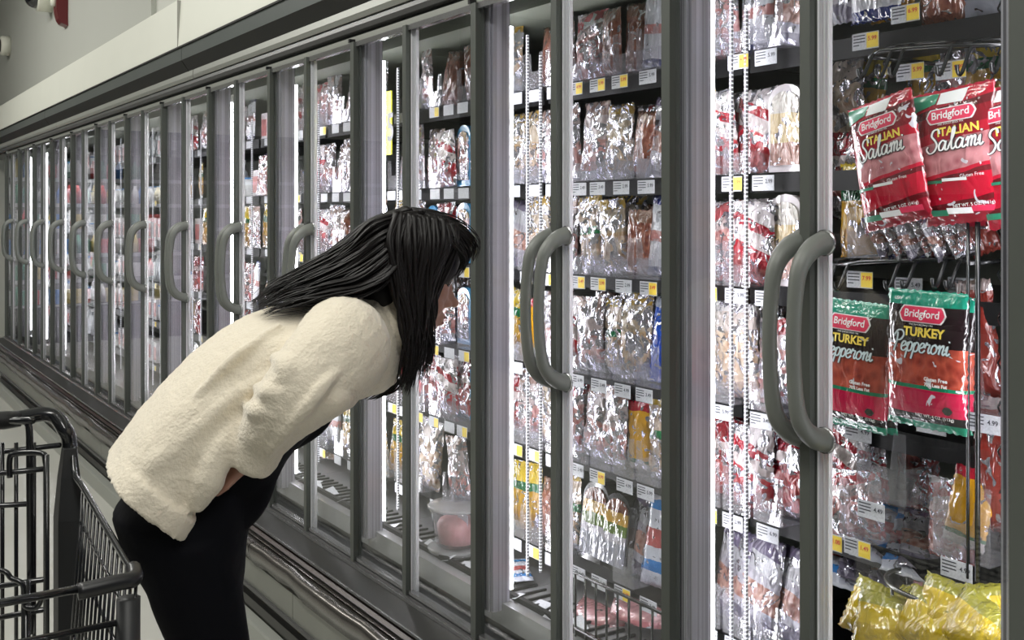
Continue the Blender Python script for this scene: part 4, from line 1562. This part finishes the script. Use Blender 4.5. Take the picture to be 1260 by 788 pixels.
FR = CW(86, 568, 2.30)          # far right corner below the raised back frame
NRc = CW(168, 712, 1.62)        # near right corner of the rim
acr = Vector((-1, 0, 0))        # across the cart, to the left of the photo
CWID = .52
mb = MB()
# raised back frame: thick tube over the top and down both sides
bt = CW(62, 512, 2.32)
bc = CW(83, 535, 2.31)
bk = catmull([FR + Vector((0, 0, -.02)), bc + Vector((.004, 0, -.02)), bc + Vector((-.006, 0, .012)), bt + Vector((-.004, 0, .004)), bt + acr * .10, bt + acr * (CWID - .10), bt + acr * (CWID - .05) + Vector((0, 0, -.008)), bt + acr * CWID + Vector((0, 0, -.05)), FR + acr * (CWID + .03)], 5)
mb.tube(bk, .0165, 12)
mb.build('back_frame', M['wire'], cart)
# plastic post down the back corners
for sx_ in (0, 1):
    o_ = FR + acr * (CWID + .03) * sx_
    mb = MB()
    mb.loft([[o_ + Vector((x, y, z)) for x, y in ((-.03 * kz, -.035 * kz), (.020 * kz, -.04 * kz), (.028 * kz, .0), (.02 * kz, .03 * kz), (-.03 * kz, .02 * kz))] for z, kz in ((0.03, .5), (-.03, .75), (-.12, 1.0), (-.62, 1.0))], smooth=False)
    mb.build('corner_post', mat('black_post_plastic', (0.013, 0.014, 0.015), .55), cart)
# side rim dipping from the back to the front corner, both sides
for sx_ in (0, 1):
    d = acr * (CWID * sx_ + (.03 * sx_))
    e = acr * (CWID - .02) * sx_
    m1 = CW(102, 600, 2.16)
    m2 = CW(128, 645, 1.92)
    mb = MB().tube(catmull([FR + d + Vector((.006, 0, .03)), CW(92, 584, 2.25) + d, m1 + d, m2 + d, NRc + e], 5), .0062, 10)
    mb.build('side_rim', M['wire'], cart)
    # side wires
    mb = MB()
    ra, rb = m1 + d, NRc + e
    for i in range(15):
        t = i / 14
        top = ra.lerp(rb, t)
        bot = top + Vector((-.03 * (1 - 2 * sx_), 0, -.42))
        mb.tube([top, bot], .0028, 6)
    for zz in (-.07, -.16, -.28, -.42):
        mb.tube([ra + Vector((-.004, 0, zz)), rb + Vector((-.004, 0, zz))], .0033, 6)
    mb.build('side_wires', M['wire'], cart)
# front: rim, plastic corner caps, wires
mb = MB().tube([NRc + acr * .05, NRc + acr * (CWID - .05)], .0062, 10)
mb.tube([NRc + acr * .03 + Vector((0, 0, -.062)), NRc + acr * (CWID - .02) + Vector((0, 0, -.062))], .0052, 8)
mb.tube([NRc + acr * .03 + Vector((0, 0, -.15)), NRc + acr * (CWID - .02) + Vector((0, 0, -.15))], .0052, 8)
for i in range(13):
    q = NRc + acr * (.09 + i * .034)
    mb.tube([q + Vector((0, .002, -.06)), q + Vector((0, .02, -.44))], .0024, 6)
mb.build('front_wires', M['wire'], cart)
for sx_ in (0, 1):
    s_ = 1 - 2 * sx_
    q = NRc + acr * (CWID * sx_ - (.0 if not sx_ else .02))
    mb = MB().tube(catmull([q + Vector((-.085 * s_, -.001, -.004)), q + Vector((-.03 * s_, -.004, 0)), q + Vector((-.004 * s_, .0, .0)), q + Vector((.003 * s_, .035, .0045))], 5), .0125, 12)
    mb.build('corner_cap', M['black'], cart)
    mb = MB().tube([q + Vector((-.012 * s_, .0, -.028)), q + Vector((-.012 * s_, .006, -.44))], .018, 12)
    mb.build('corner_tube', mat('black_post_plastic', (0.013, 0.014, 0.015), .5), cart)
# back gate with child seat loops
mb = MB()
for (Zd, pxs, top, bot) in ((2.28, (3, 20, 42), 545, 1.0), (2.05, (58,), 560, 1.0)):
    for px in pxs:
        a_ = CW(px, top, Zd)
        mb.tube([a_, a_ + Vector((0, 0, -.60))], .0045, 7)
g0 = CW(-260, 537, 2.28)
ga = CW(34, 517, 2.26)
mb.tube(catmull([CW(38, 780, 2.26), CW(37, 600, 2.26), CW(36, 530, 2.26), CW(31, 519, 2.26), CW(20, 518, 2.26), CW(-200, 523, 2.4)], 5), .0078, 9)
gb = catmull([CW(57, 790, 2.20), CW(57, 600, 2.20), CW(56, 568, 2.20), CW(50, 558, 2.20), CW(18, 559, 2.2), CW(12, 566, 2.2), CW(12, 588, 2.2)], 5)
mb.tube(gb, .0062, 8)
for (x0, y0_, x1, y1_, Zd) in ((-200, 580, 74, 548, 2.29), (-200, 604, 57, 577, 2.22), (-200, 635, 40, 620, 2.26), (-120, 740, 57, 713, 2.20), (-120, 782, 57, 750, 2.2)):
    mb.tube([CW(x0, y0_, Zd + .1), CW(x1, y1_, Zd)], .0058, 8)
mb.build('back_gate', M['wire'], cart)
mb = MB()
mb.tube(catmull([CW(-60, 700, 2.1), CW(0, 702, 2.1), CW(14, 712, 2.1), CW(28, 720, 2.1), CW(30, 745, 2.1), CW(45, 748, 2.1), CW(52, 735, 2.1)], 5), .0055, 8)
mb.tube([CW(32, 715, 2.12), CW(32, 1100, 2.12)], .009, 8)
mb.build('seat_hinge', M['wire'], cart)
# handle, base frame and wheels below the picture
mb = MB().tube([bt + acr * .06, bt + acr * .09, bt + acr * (CWID - .12), bt + acr * (CWID - .09)], [.017, .0195, .0195, .017], 14)
mb.build('push_handle', M['black'], cart)
lowc = NRc.z + cart.location.z
mb = MB()
for s_ in (0, 1):
    d = acr * CWID * s_
    fx = FR + d
    nx2 = NRc + d * .95
    mb.tube([Vector((fx.x, fx.y, fx.z - .5)), Vector((fx.x, fx.y + .05, .16)), Vector((nx2.x, nx2.y + .05, .16))], .012, 10)
mb.build('base_frame', M['wire'], cart)
mb = MB()
n_, f_ = NRc, FR
c00 = [Vector((f_.x, f_.y, f_.z - .42)), Vector((f_.x, f_.y, f_.z - .42)) + acr * CWID, Vector((n_.x, n_.y, n_.z - .44)) + acr * CWID, Vector((n_.x, n_.y, n_.z - .44))]
for i in range(13):
    t = i / 12
    mb.tube([c00[0].lerp(c00[1], t), c00[3].lerp(c00[2], t)], .0024, 6)
for i in range(6):
    t = i / 5
    mb.tube([c00[0].lerp(c00[3], t), c00[1].lerp(c00[2], t)], .0035, 6)
mb.build('basket_floor', M['wire'], cart)
for s_ in (0, 1):
    for q in (FR + Vector((0, .05, 0)), NRc + Vector((0, .05, 0))):
        d = q + acr * CWID * s_
        mb = MB().lathe([(.02, -.014), (.058, -.014), (.062, -.008), (.062, .008), (.058, .014), (.02, .014)], (d.x, d.y, .062), 20, 'X')
        mb.build('wheel', M['kick'], cart)
        mb = MB().box(d.x - .022, d.x - .017, d.y - .02, d.y + .02, .05, .16)
        mb.box(d.x + .017, d.x + .022, d.y - .02, d.y + .02, .05, .16)
        mb.build('caster_fork', M['chrome'], cart)

# ------------------------------------------------------------------ the woman
AZ = math.radians(105)
FWD = Vector((math.sin(AZ), math.cos(AZ), 0))         # the way she faces
RGT = Vector((math.cos(AZ), -math.sin(AZ), 0))        # her right hand side, towards the camera
UP = Vector((0, 0, 1))
hip0 = W(235, 645, 2.0)
FEET = Vector((hip0.x, hip0.y, 0)) + FWD * 0.06
person = empty('person', FEET)
tag(person, 'woman in cream fleece jacket and black trousers bending towards the glass doors', 'person')


def PL(v):
    return Vector(v) - FEET


def B(f, r, z):
    """body frame: forward, right, height -> world"""
    return Vector((hip0.x, hip0.y, 0)) + FWD * f + RGT * r + UP * z


def ring(c, ax_u, ax_v, ru, rv, n=24, pw=2.0):
    out = []
    for k in range(n):
        a = 2 * PI * k / n
        cu, sv = math.cos(a), math.sin(a)
        e = 2 / pw
        out.append(c + ax_u * ru * abs(cu) ** e * (1 if cu >= 0 else -1) + ax_v * rv * abs(sv) ** e * (1 if sv >= 0 else -1))
    return out


def limb(mb, pts, rad, n=16, k=4, flat=1.0):
    P_ = catmull(pts, k)
    R_ = []
    for i in range(len(P_)):
        t = i / k
        a = min(int(t), len(rad) - 1)
        b = min(a + 1, len(rad) - 1)
        R_.append(rad[a] + (rad[b] - rad[a]) * (t - a))
    mb.tube(P_, R_, n, flat=flat)


def finish(mb, name, m, parent, voxel=.008, smooth=4, factor=.5, disp=None):
    """join overlapping lofts into one continuous skin"""
    o = mb.build(name, m)
    md = o.modifiers.new('skin', 'REMESH')
    md.mode = 'VOXEL'
    md.voxel_size = voxel
    md.use_smooth_shade = True
    if smooth:
        s_ = o.modifiers.new('soft', 'SMOOTH')
        s_.factor = factor
        s_.iterations = smooth
    if disp:
        for st, sc in disp:
            tx = bpy.data.textures.new('fleece_nap', 'CLOUDS')
            tx.noise_scale = sc
            tx.noise_depth = 2
            dm = o.modifiers.new('nap', 'DISPLACE')
            dm.texture = tx
            dm.strength = st
            dm.mid_level = .5
    dg = bpy.context.evaluated_depsgraph_get()
    me = bpy.data.meshes.new_from_object(o.evaluated_get(dg))
    o.modifiers.clear()
    old = o.data
    o.data = me
    bpy.data.meshes.remove(old)
    for p in me.polygons:
        p.use_smooth = True
    o.parent = parent
    return o


SKIN = mat('skin', (0.42, 0.22, 0.16), 0.42, noise=(20, .08))
SKIN.node_tree.nodes['Principled BSDF'].inputs['Subsurface Weight'].default_value = .12
SKIN.node_tree.nodes['Principled BSDF'].inputs['Subsurface Radius'].default_value = (.6, .25, .15)
SKIN.node_tree.nodes['Principled BSDF'].inputs['Subsurface Scale'].default_value = .01
BLACKC = mat('black_cotton', (0.0028, 0.003, 0.0050), 0.8, spec=.12, bump=(9, .25, .03))
FLEECE = mat('cream_fleece', (0.76, 0.69, 0.56), 0.92, spec=.15, noise=(70, .05), bump=(170, .5, .006))
FLEECE.node_tree.nodes['Principled BSDF'].inputs['Sheen Weight'].default_value = .35
HAIR = mat('black_hair', (0.0050, 0.0036, 0.0036), 0.42, spec=.28)

# skeleton points, worked out from the photograph at the depths she stands
neck = W(462, 372, 2.11)
chest = W(415, 425, 2.09)
belly = W(320, 525, 2.05)
pelvis = W(240, 615, 2.0)
shR = W(438, 420, 1.965)
shL = shR - RGT * .33
elR = W(392, 478, 1.84)
wrR = W(302, 567, 1.895)
elL = W(425, 455, 2.27)
wrL = W(372, 500, 2.2)
HC_ = W(494, 336, 2.14)          # centre of the head

# --- body (one continuous surface): trunk, limbs, neck, head, hands
mb = MB()
sp = [pelvis, belly, chest, neck]
axd = (neck - pelvis).normalized()
side = RGT
dor = axd.cross(side).normalized()
mb.loft([ring(pelvis - axd * .05, side, dor, .11, .08), ring(pelvis + axd * .02, side, dor, .12, .08), ring(belly, side, dor, .11, .07), ring(chest - axd * .05, side, dor, .13, .075), ring(chest + axd * .03, side, dor, .15, .09), ring(neck - axd * .03, side, dor, .08, .06)])
for s_ in (1, -1):
    hp = B(0, .070 * s_, pelvis.z - .04)
    kn = B(.055, .07 * s_, .50)
    an = B(.075 - .02, .08 * s_, .09)
    limb(mb, [hp, hp.lerp(kn, .5) - FWD * .005, kn, kn.lerp(an, .35) - FWD * .02, an], [.060, .045, .040, .040, .034])
    limb(mb, [an, an + FWD * .05 - UP * .045, an + FWD * .15 - UP * .07], [.034, .036, .024])
limb(mb, [shR - RGT * .04, shR, elR, wrR], [.04, .04, .035, .026])
limb(mb, [shL + RGT * .04, shL, elL, wrL], [.05, .05, .038, .026])
limb(mb, [neck - axd * .06, neck, HC_ - UP * .03 - FWD * .01], [.06, .052, .050])
pitch = math.radians(12)
HF = FWD * math.cos(pitch) - UP * math.sin(pitch)
HU = FWD * math.sin(pitch) + UP * math.cos(pitch)
HS = 1.10


def H(f, r, u):
    return HC_ + (HF * f + RGT * r + HU * u) * HS


HM = Matrix((HF, RGT, HU)).transposed()


def hball(f, r, u, rf, rr_, ru):
    mb.ball(H(f, r, u), (rf * HS, rr_ * HS, ru * HS), 18, 12, HM)


hball(0, 0, 0, .094, .074, .098)
hball(.028, 0, -.060, .062, .056, .066)
hball(.050, 0, -.100, .030, .034, .022)
hball(.064, 0, -.106, .018, .020, .016)
hball(.052, 0, -.02, .042, .056, .05)
for s_ in (1, -1):
    hball(.058, .034 * s_, -.045, .024, .022, .026)
    hball(.070, .030 * s_, .012, .018, .022, .010)
    hball(.005, .072 * s_, -.022, .020, .009, .030)
# nose, lips
mb.loft([[H(*v) for v in r_] for r_ in (
    [(.080, .010, .012), (.080, -.010, .012), (.090, 0, .012)],
    [(.080, .013, -.014), (.080, -.013, -.014), (.103, 0, -.010)],
    [(.078, .018, -.036), (.078, -.018, -.036), (.119, 0, -.032)],
    [(.078, .014, -.046), (.078, -.014, -.046), (.104, 0, -.044)])])
hball(.110, 0, -.036, .010, .011, .009)
hball(.092, .013, -.040, .012, .008, .008)
hball(.092, -.013, -.040, .012, .008, .008)
hball(.086, 0, -.064, .013, .022, .007)
hball(.084, 0, -.077, .013, .019, .008)


def hand(mb, wrist, dirv, palmn, thumbv, s=1.0, curl=.5):
    sd = dirv.cross(palmn).normalized()
    if sd.dot(thumbv) < 0:
        sd = -sd
    mb.loft([ring(wrist + dirv * t * s, sd, palmn, a * s, b * s, 14) for t, a, b in ((-.02, .026, .02), (.01, .028, .018), (.05, .040, .015), (.085, .041, .013), (.098, .034, .009))])
    for i, (of, ln) in enumerate(((.030, .068), (.010, .076), (-.011, .070), (-.030, .055))):
        b0 = wrist + dirv * .085 * s + sd * of * s
        d1 = (dirv - palmn * curl * .4).normalized()
        d2 = (dirv * (1 - curl * .5) - palmn * curl).normalized()
        d3 = (dirv * (1 - curl) - palmn * curl * 1.4).normalized()
        p1 = b0 + d1 * ln * .45 * s
        p2 = p1 + d2 * ln * .32 * s
        p3 = p2 + d3 * ln * .25 * s
        mb.tube([b0 - dirv * .02 * s, b0, p1, p2, p3], [.0085 * s, .0088 * s, .0082 * s, .0072 * s, .0055 * s], 10)
    t0 = wrist + dirv * .025 * s + sd * .028 * s
    mb.tube([t0 - sd * .01, t0 + sd * .012 + dirv * .02 * s, t0 + sd * .022 + dirv * .045 * s, t0 + sd * .020 + dirv * .066 * s], [.012 * s, .0115 * s, .0098 * s, .007 * s], 10)


handdirR = (W(262, 594, 1.925) - wrR).normalized()
hand(mb, wrR, handdirR, (RGT * .5 + UP * .6 - FWD * .3).normalized(), FWD + UP * .2, .95, .45)
hand(mb, wrL, (-FWD - UP * .6).normalized(), (-RGT * .5 + UP * .6).normalized(), FWD, .95, .45)
for v in range(len(mb.v)):
    mb.v[v] = tuple(PL(mb.v[v]))
body = finish(mb, 'body', SKIN, person, voxel=.0042, smooth=3)
# eyes and lips as small parts
mb = MB()
for s_ in (1, -1):
    mb.ball(PL(H(.078, .030 * s_, .0)), .0115, 12, 8)
mb.build('eyes', mat('eye_dark', (.05, .03, .025), .15), person)
mb = MB()
mb.ball(PL(H(.0885, 0, -.0655)), (.0125, .020, .0055), 12, 8, HM)
mb.ball(PL(H(.0865, 0, -.0765)), (.0125, .018, .0065), 12, 8, HM)
mb.build('lips', mat('lips', (.22, .065, .055), .4), person)

# --- trousers
mb = MB()
rings_ = []
for py, px0, px1, zc_ in ():
    pass
pz = pelvis.z
mb.loft([ring(B(*c), RGT, FWD, rr_, rf_, 28, 2.3) for c, rr_, rf_ in (
    ((.045, 0, pz + .075), .085, .085), ((.010, 0, pz + .035), .130, .115), ((-.014, 0, pz - .015), .150, .128),
    ((-.010, 0, pz - .08), .146, .112), ((.006, 0, pz - .15), .13, .092))])
for s_ in (1, -1):
    limb(mb, [B(-.008, .066 * s_, pz - .05), B(.010, .062 * s_, pz - .16), B(.045, .060 * s_, .66), B(.070, .07 * s_, .48), B(.055, .075 * s_, .30), B(.05, .08 * s_, .10)],
         [.092, .083, .064, .060, .064, .060], 18, 5)
for v in range(len(mb.v)):
    mb.v[v] = tuple(PL(mb.v[v]))
finish(mb, 'trousers', BLACKC, person, voxel=.009, smooth=5)
# --- black top: shows under the jacket at the belly and under the arm
mb = MB()
mb.loft([ring(c, side, dor, a, b, 26) for c, a, b in (
    (pelvis + axd * .00 + FWD * .015 - UP * .02, .10, .08), (pelvis + axd * .08 + FWD * .01, .115, .085), (belly, .13, .078),
    (chest - axd * .08, .14, .078), (chest + axd * .02, .14, .08), (neck - axd * .02, .07, .06))])
limb(mb, [W(270, 640, 1.97), W(300, 615, 1.98), W(318, 584, 2.0), W(338, 566, 2.02)], [.050, .046, .040, .024])
limb(mb, [W(262, 625, 2.0), W(280, 640, 2.0), W(290, 650, 2.0)], [.05, .03, .014])
limb(mb, [W(345, 545, 2.1), W(385, 522, 2.1), W(404, 505, 2.1)], [.03, .028, .018])
for v in range(len(mb.v)):
    mb.v[v] = tuple(PL(mb.v[v]))
finish(mb, 'black_top', BLACKC, person, voxel=.009, smooth=4)
for s_ in (1, -1):
    an = B(.05, .08 * s_, 0)
    mb = MB()
    mb.loft([[PL(an + FWD * f + RGT * r * s2 + UP * z) for f, r in shape] for z, s2, shape in (
        (.0, 1, [(-.07, -.035), (-.07, .035), (.05, .045), (.14, .045), (.19, .01), (.19, -.01), (.14, -.045), (.05, -.045)]),
        (.03, 1, [(-.075, -.037), (-.075, .037), (.05, .047), (.145, .046), (.195, .01), (.195, -.01), (.145, -.046), (.05, -.047)]),
        (.07, .9, [(-.07, -.035), (-.07, .035), (.05, .04), (.12, .035), (.15, .01), (.15, -.01), (.12, -.035), (.05, -.04)]),
        (.12, .9, [(-.065, -.04), (-.065, .04), (.0, .042), (.02, .035), (.03, .01), (.03, -.01), (.02, -.035), (.0, -.042)]))], smooth=True)
    mb.build('shoe', M['black'], person)

# --- jacket: trunk, right sleeve, left sleeve, collar and hem band
mb = MB()


def JR(px0, py0, px1, py1, Z, wside, n=30, pw=2.2, dz=0.0):
    """a ring of the jacket seen edge on from (px0,py0) at the back line to (px1,py1) at the belly line"""
    a, b = W(px0, py0, Z), W(px1, py1, Z)
    c = (a + b) / 2
    v = (b - a)
    # keep the ring square to her own side axis
    v = v - RGT * v.dot(RGT)
    return ring(c, RGT, v.normalized(), wside, v.length / 2, n, pw)


jr = [JR(139, 556, 238, 640, 2.0, .196, pw=2.8), JR(150, 535, 250, 618, 2.01, .198, pw=2.8), JR(172, 505, 272, 578, 2.02, .196, pw=2.6), JR(200, 472, 302, 552, 2.03, .190, pw=2.5),
      JR(234, 436, 340, 528, 2.05, .188), JR(268, 408, 375, 510, 2.07, .190), JR(303, 388, 405, 498, 2.08, .192), JR(345, 374, 440, 490, 2.10, .188),
      JR(388, 366, 468, 482, 2.11, .168), JR(425, 358, 484, 472, 2.12, .130), JR(450, 352, 490, 455, 2.12, .10)]
mb.loft(jr)
# hem band, a little proud
hb0, hb1 = JR(131, 561, 237, 651, 1.998, .212, pw=2.8), JR(148, 539, 252, 627, 2.01, .213, pw=2.8)
hb2 = JR(152, 535, 252, 620, 2.01, .197, pw=2.8)
mb.loft([JR(136, 562, 232, 643, 1.998, .19, pw=2.8), hb0, hb1, hb2])
# right sleeve, elbow out towards the camera, hand back to the hip
limb(mb, [W(420, 412, 2.00), W(420, 430, 1.92), W(395, 458, 1.86), W(366, 488, 1.83), W(340, 516, 1.845), W(322, 543, 1.87), W(309, 565, 1.885)],
     [.078, .090, .082, .068, .055, .046, .042], 20, 4)
limb(mb, [W(400, 500, 1.83), W(404, 488, 1.82), W(402, 470, 1.83)], [.030, .042, .03], 12, 4)
# soft folds
limb(mb, [W(338, 440, 1.88), W(352, 450, 1.80), W(356, 462, 1.79), W(346, 470, 1.80), W(330, 474, 1.85)], [.010, .021, .023, .022, .012], 12, 4)
limb(mb, [W(318, 478, 1.86), W(334, 484, 1.79), W(352, 486, 1.775)], [.012, .021, .010], 12, 4)
limb(mb, [W(305, 502, 1.87), W(320, 506, 1.80), W(340, 505, 1.785)], [.010, .020, .010], 12, 4)
limb(mb, [W(420, 455, 1.80), W(400, 472, 1.775), W(378, 500, 1.765), W(352, 530, 1.785), W(330, 560, 1.82)], [.006, .012, .014, .013, .006], 10, 4)
limb(mb, [W(440, 395, 1.90), W(424, 410, 1.845), W(416, 430, 1.825), W(405, 452, 1.80)], [.004, .0085, .0085, .004], 10, 4)
# cuff
limb(mb, [W(320, 548, 1.875), W(310, 565, 1.885), W(307, 570, 1.888)], [.045, .046, .038], 18, 3)
# long soft folds from the shoulder blade to the hem
limb(mb, [W(360, 452, 1.90), W(300, 482, 1.885), W(245, 528, 1.868), W(195, 572, 1.848), W(168, 596, 1.84)], [.006, .018, .027, .030, .012], 12, 4)
limb(mb, [W(300, 512, 1.88), W(275, 548, 1.86), W(255, 592, 1.85), W(238, 628, 1.85)], [.010, .024, .030, .014], 12, 4)
limb(mb, [W(345, 400, 1.95), W(290, 440, 1.90), W(240, 490, 1.875)], [.006, .012, .006], 10, 4)
# left sleeve mostly hidden
limb(mb, [shL + RGT * .05, shL - UP * .02, elL - UP * .02, wrL], [.07, .07, .055, .045], 18, 4)
# standing collar round the neck
nk = (W(490, 372, 2.12) - W(440, 400, 2.12)).normalized()
ca0 = W(452, 415, 2.12)
col_r = []
for t, r1, r2 in ((0, .105, .085), (.04, .095, .078), (.08, .086, .072), (.105, .083, .070), (.107, .072, .058), (.08, .070, .056)):
    cu_ = (RGT - nk * RGT.dot(nk)).normalized()
    cv_ = nk.cross(cu_).normalized()
    col_r.append(ring(ca0 + nk * t, cu_, cv_, r1, r2, 28))
mb.loft(col_r)
for v in range(len(mb.v)):
    mb.v[v] = tuple(PL(mb.v[v]))
jk = finish(mb, 'jacket', FLEECE, person, voxel=.0052, smooth=3, disp=[(.004, .03), (.0030, .007)])
# seams on the jacket
# --- hair
rh = random.Random(5)
hmb = MB()
hm_ = Matrix((HF, RGT, HU)).transposed()


def hb_(f, r, u, rf, rr_, ru):
    hmb.ball(H(f, r, u), (rf * HS, rr_ * HS, ru * HS), 26, 18, hm_)


hb_(-.008, 0, .012, .100, .082, .100)
hb_(-.035, 0, -.04, .070, .078, .075)
hb_(.045, 0, .035, .058, .072, .066)


def lerp_path(A, Bp, t):
    return [a.lerp(b, t) for a, b in zip(A, Bp)]


def locks(A, Bp, n, r0, r1, jit, dzj=.0, curl=.0, flat=.55):
    if n > 20:
        n, r0, r1 = int(n * 3.2), r0 * .52, r1 * .45
    A = [W(*p) for p in A]
    Bp = [W(*p) for p in Bp]
    for i in range(n):
        t = (i + rh.random()) / n
        P_ = lerp_path(A, Bp, t)
        out = []
        dz = rh.uniform(-1, 1)
        ph = rh.uniform(0, 6)
        cut = rh.uniform(.86, 1.0)
        for q, p in enumerate(P_):
            f = q / (len(P_) - 1)
            out.append(p + RGT * (dz * dzj * (.4 + .6 * f)) + Vector((rh.uniform(-jit, jit), rh.uniform(-jit, jit), rh.uniform(-jit, jit))) * (.3 + f) + FWD * curl * math.sin(ph + f * 7))
        pts = catmull(out, 6)
        pts = pts[:max(6, int(len(pts) * cut))]
        rb = rh.uniform(.7, 1.3)
        rr_ = [max(.0006, (r0 + (r1 - r0) * (k / len(pts))) * rb * min(1, 1.15 - (k / len(pts)) ** 4)) * (1 if k < len(pts) - 1 else .2) for k in range(len(pts))]
        hmb.tube(pts, rr_, 7, flat=flat)


# over the back: near side, far side
locks([(520, 260, 2.08), (462, 270, 2.04), (420, 302, 2.05), (375, 330, 2.04), (335, 350, 2.03), (302, 378, 2.02)],
      [(500, 285, 2.10), (484, 335, 2.01), (450, 358, 1.985), (408, 366, 1.97), (362, 375, 1.97), (318, 388, 1.985)], 46, .0105, .0025, .006, .03, .004)
locks([(500, 256, 2.14), (455, 272, 2.16), (410, 306, 2.18), (370, 332, 2.18), (335, 352, 2.16), (308, 376, 2.14)],
      [(505, 258, 2.10), (462, 270, 2.10), (425, 298, 2.08), (385, 322, 2.08), (345, 344, 2.06), (312, 372, 2.06)], 26, .0105, .003, .004, .02)
# side curtain falling from the head
locks([(488, 262, 2.05), (476, 300, 2.02), (485, 350, 2.01), (496, 400, 2.01), (496, 445, 2.01), (490, 486, 2.02)],
      [(545, 270, 2.05), (550, 300, 2.03), (533, 345, 2.03), (524, 385, 2.04), (520, 430, 2.05), (503, 492, 2.06)], 60, .0110, .0030, .006, .02, .006)
locks([(530, 264, 2.08), (535, 300, 2.05), (527, 350, 2.05), (527, 400, 2.06), (526, 440, 2.07), (517, 478, 2.08)],
      [(560, 276, 2.08), (562, 305, 2.06), (540, 345, 2.07), (529, 380, 2.08), (528, 415, 2.09), (528, 452, 2.10)], 24, .0085, .002, .006, .02, .006)
# fringe reaching forward over the brow
locks([(505, 256, 2.12), (535, 260, 2.12), (562, 272, 2.12), (579, 287, 2.12), (586, 300, 2.13), (580, 322, 2.14)],
      [(520, 275, 2.06), (540, 285, 2.05), (556, 300, 2.05), (568, 318, 2.07), (566, 333, 2.09), (556, 348, 2.10)], 34, .0085, .0025, .003, .02)
# under strands on the collar and loose wisps
locks([(490, 330, 2.02), (470, 352, 1.99), (440, 368, 1.97), (410, 372, 1.96), (380, 376, 1.96), (352, 374, 1.97)],
      [(480, 345, 2.02), (462, 358, 1.99), (430, 366, 1.97), (395, 378, 1.96), (365, 384, 1.96), (325, 390, 1.97)], 9, .0030, .001, .004, .01, .003)
locks([(470, 470, 2.25), (460, 480, 2.25), (452, 487, 2.25), (446, 492, 2.25)],
      [(500, 465, 2.25), (490, 480, 2.25), (470, 488, 2.25), (455, 494, 2.25)], 10, .005, .001, .003, .01)
locks([(520, 258, 2.1), (556, 264, 2.1), (580, 280, 2.1), (591, 298, 2.1), (586, 318, 2.1)],
      [(520, 262, 2.1), (560, 272, 2.1), (584, 292, 2.1), (590, 306, 2.1), (578, 335, 2.1)], 6, .0022, .0008, .003, .01)
for v in range(len(hmb.v)):
    hmb.v[v] = tuple(PL(hmb.v[v]))
hmb.build('hair', HAIR, person)

# ------------------------------------------------------------------ dairy case closing the aisle, mirrored in the far doors
YD = 13.3
dc = empty('dairy_case', (-3.0, YD, 0))
MB().box(-3.4, 2.6, .75, .80, 0, 2.55).build('back_panel', M['backpanel'], dc)
MB().box(-3.4, 2.6, .0, .80, 0, .42).build('base', M['darkmetal'], dc)
mb = MB()
mb.loft([[Vector((x, y, z)) for y, z in ((-.10, 2.30), (-.14, 2.42), (-.10, 2.52), (.8, 2.58), (.8, 2.26), (0, 2.26))] for x in (-3.4, 2.6)], smooth=False)
mb.build('canopy', M['darkmetal'], dc)
for i in range(6):
    z = .44 + i * .30
    MB().box(-3.4, 2.6, .12, .75, z - .02, z).build('shelf', M['shelf'], dc)
    MB().box(-3.4, 2.6, .115, .12, z - .045, z).build('price_rail', M['paper'], dc)
    if i < 5:
        MB().box(-3.3, 2.5, .16, .185, z + .268, z + .276).build('led_tube', emit_mat('added_shelf_glow', (1, .98, 1), 16), dc)  # glow strips added only to brighten the mirrored shelves
tag(dc, 'open dairy case closing the far end of the aisle, seen mirrored in glass', 'dairy case')
dairy_mats = [mat('carton_tone', c_, .4, noise=(20, .5)) for c_ in ((.7, .7, .74), (.05, .2, .55), (.6, .08, .08), (.6, .48, .15), (.1, .3, .2), (.75, .72, .75))]
rd = random.Random(3)
names6 = ['lowest', 'second', 'third', 'fourth', 'fifth', 'top']
protoC = [MB().box(-.045, .045, -.04, .04, 0, .17).mesh('carton', m_) for m_ in dairy_mats]
btl = [MB().lathe([(.02, 0), (.045, .003), (.046, .13), (.03, .17), (.018, .19), (.018, .22)], n=12).mesh('bottle', m_) for m_ in dairy_mats]
for i in range(6):
    z = .44 + i * .30
    for k in range(22):
        x = -3.0 + rd.uniform(-.01, .01) + .8 + k * .095
        q = rd.randrange(6)
        isb = i in (4, 5) or rd.random() < .25
        o = bpy.data.objects.new('bottle' if isb else 'carton', (btl if isb else protoC)[q])
        C.objects.link(o)
        o.location = (x, YD + .24, z + .001)
        tag(o, 'small %s on %s shelf of the mirrored dairy case' % ('bottle' if isb else 'carton', names6[i]), 'bottle' if isb else 'carton', 'items in the mirrored dairy case, %s shelf' % names6[i])

for o in list(bpy.data.objects):
    if o.users_collection == () and o.type == 'MESH':
        bpy.data.objects.remove(o)
# prototypes never used
for k, o in TREE.items():
    if k not in USED:
        for ch in list(o.children_recursive):
            bpy.data.objects.remove(ch)
        bpy.data.objects.remove(o)
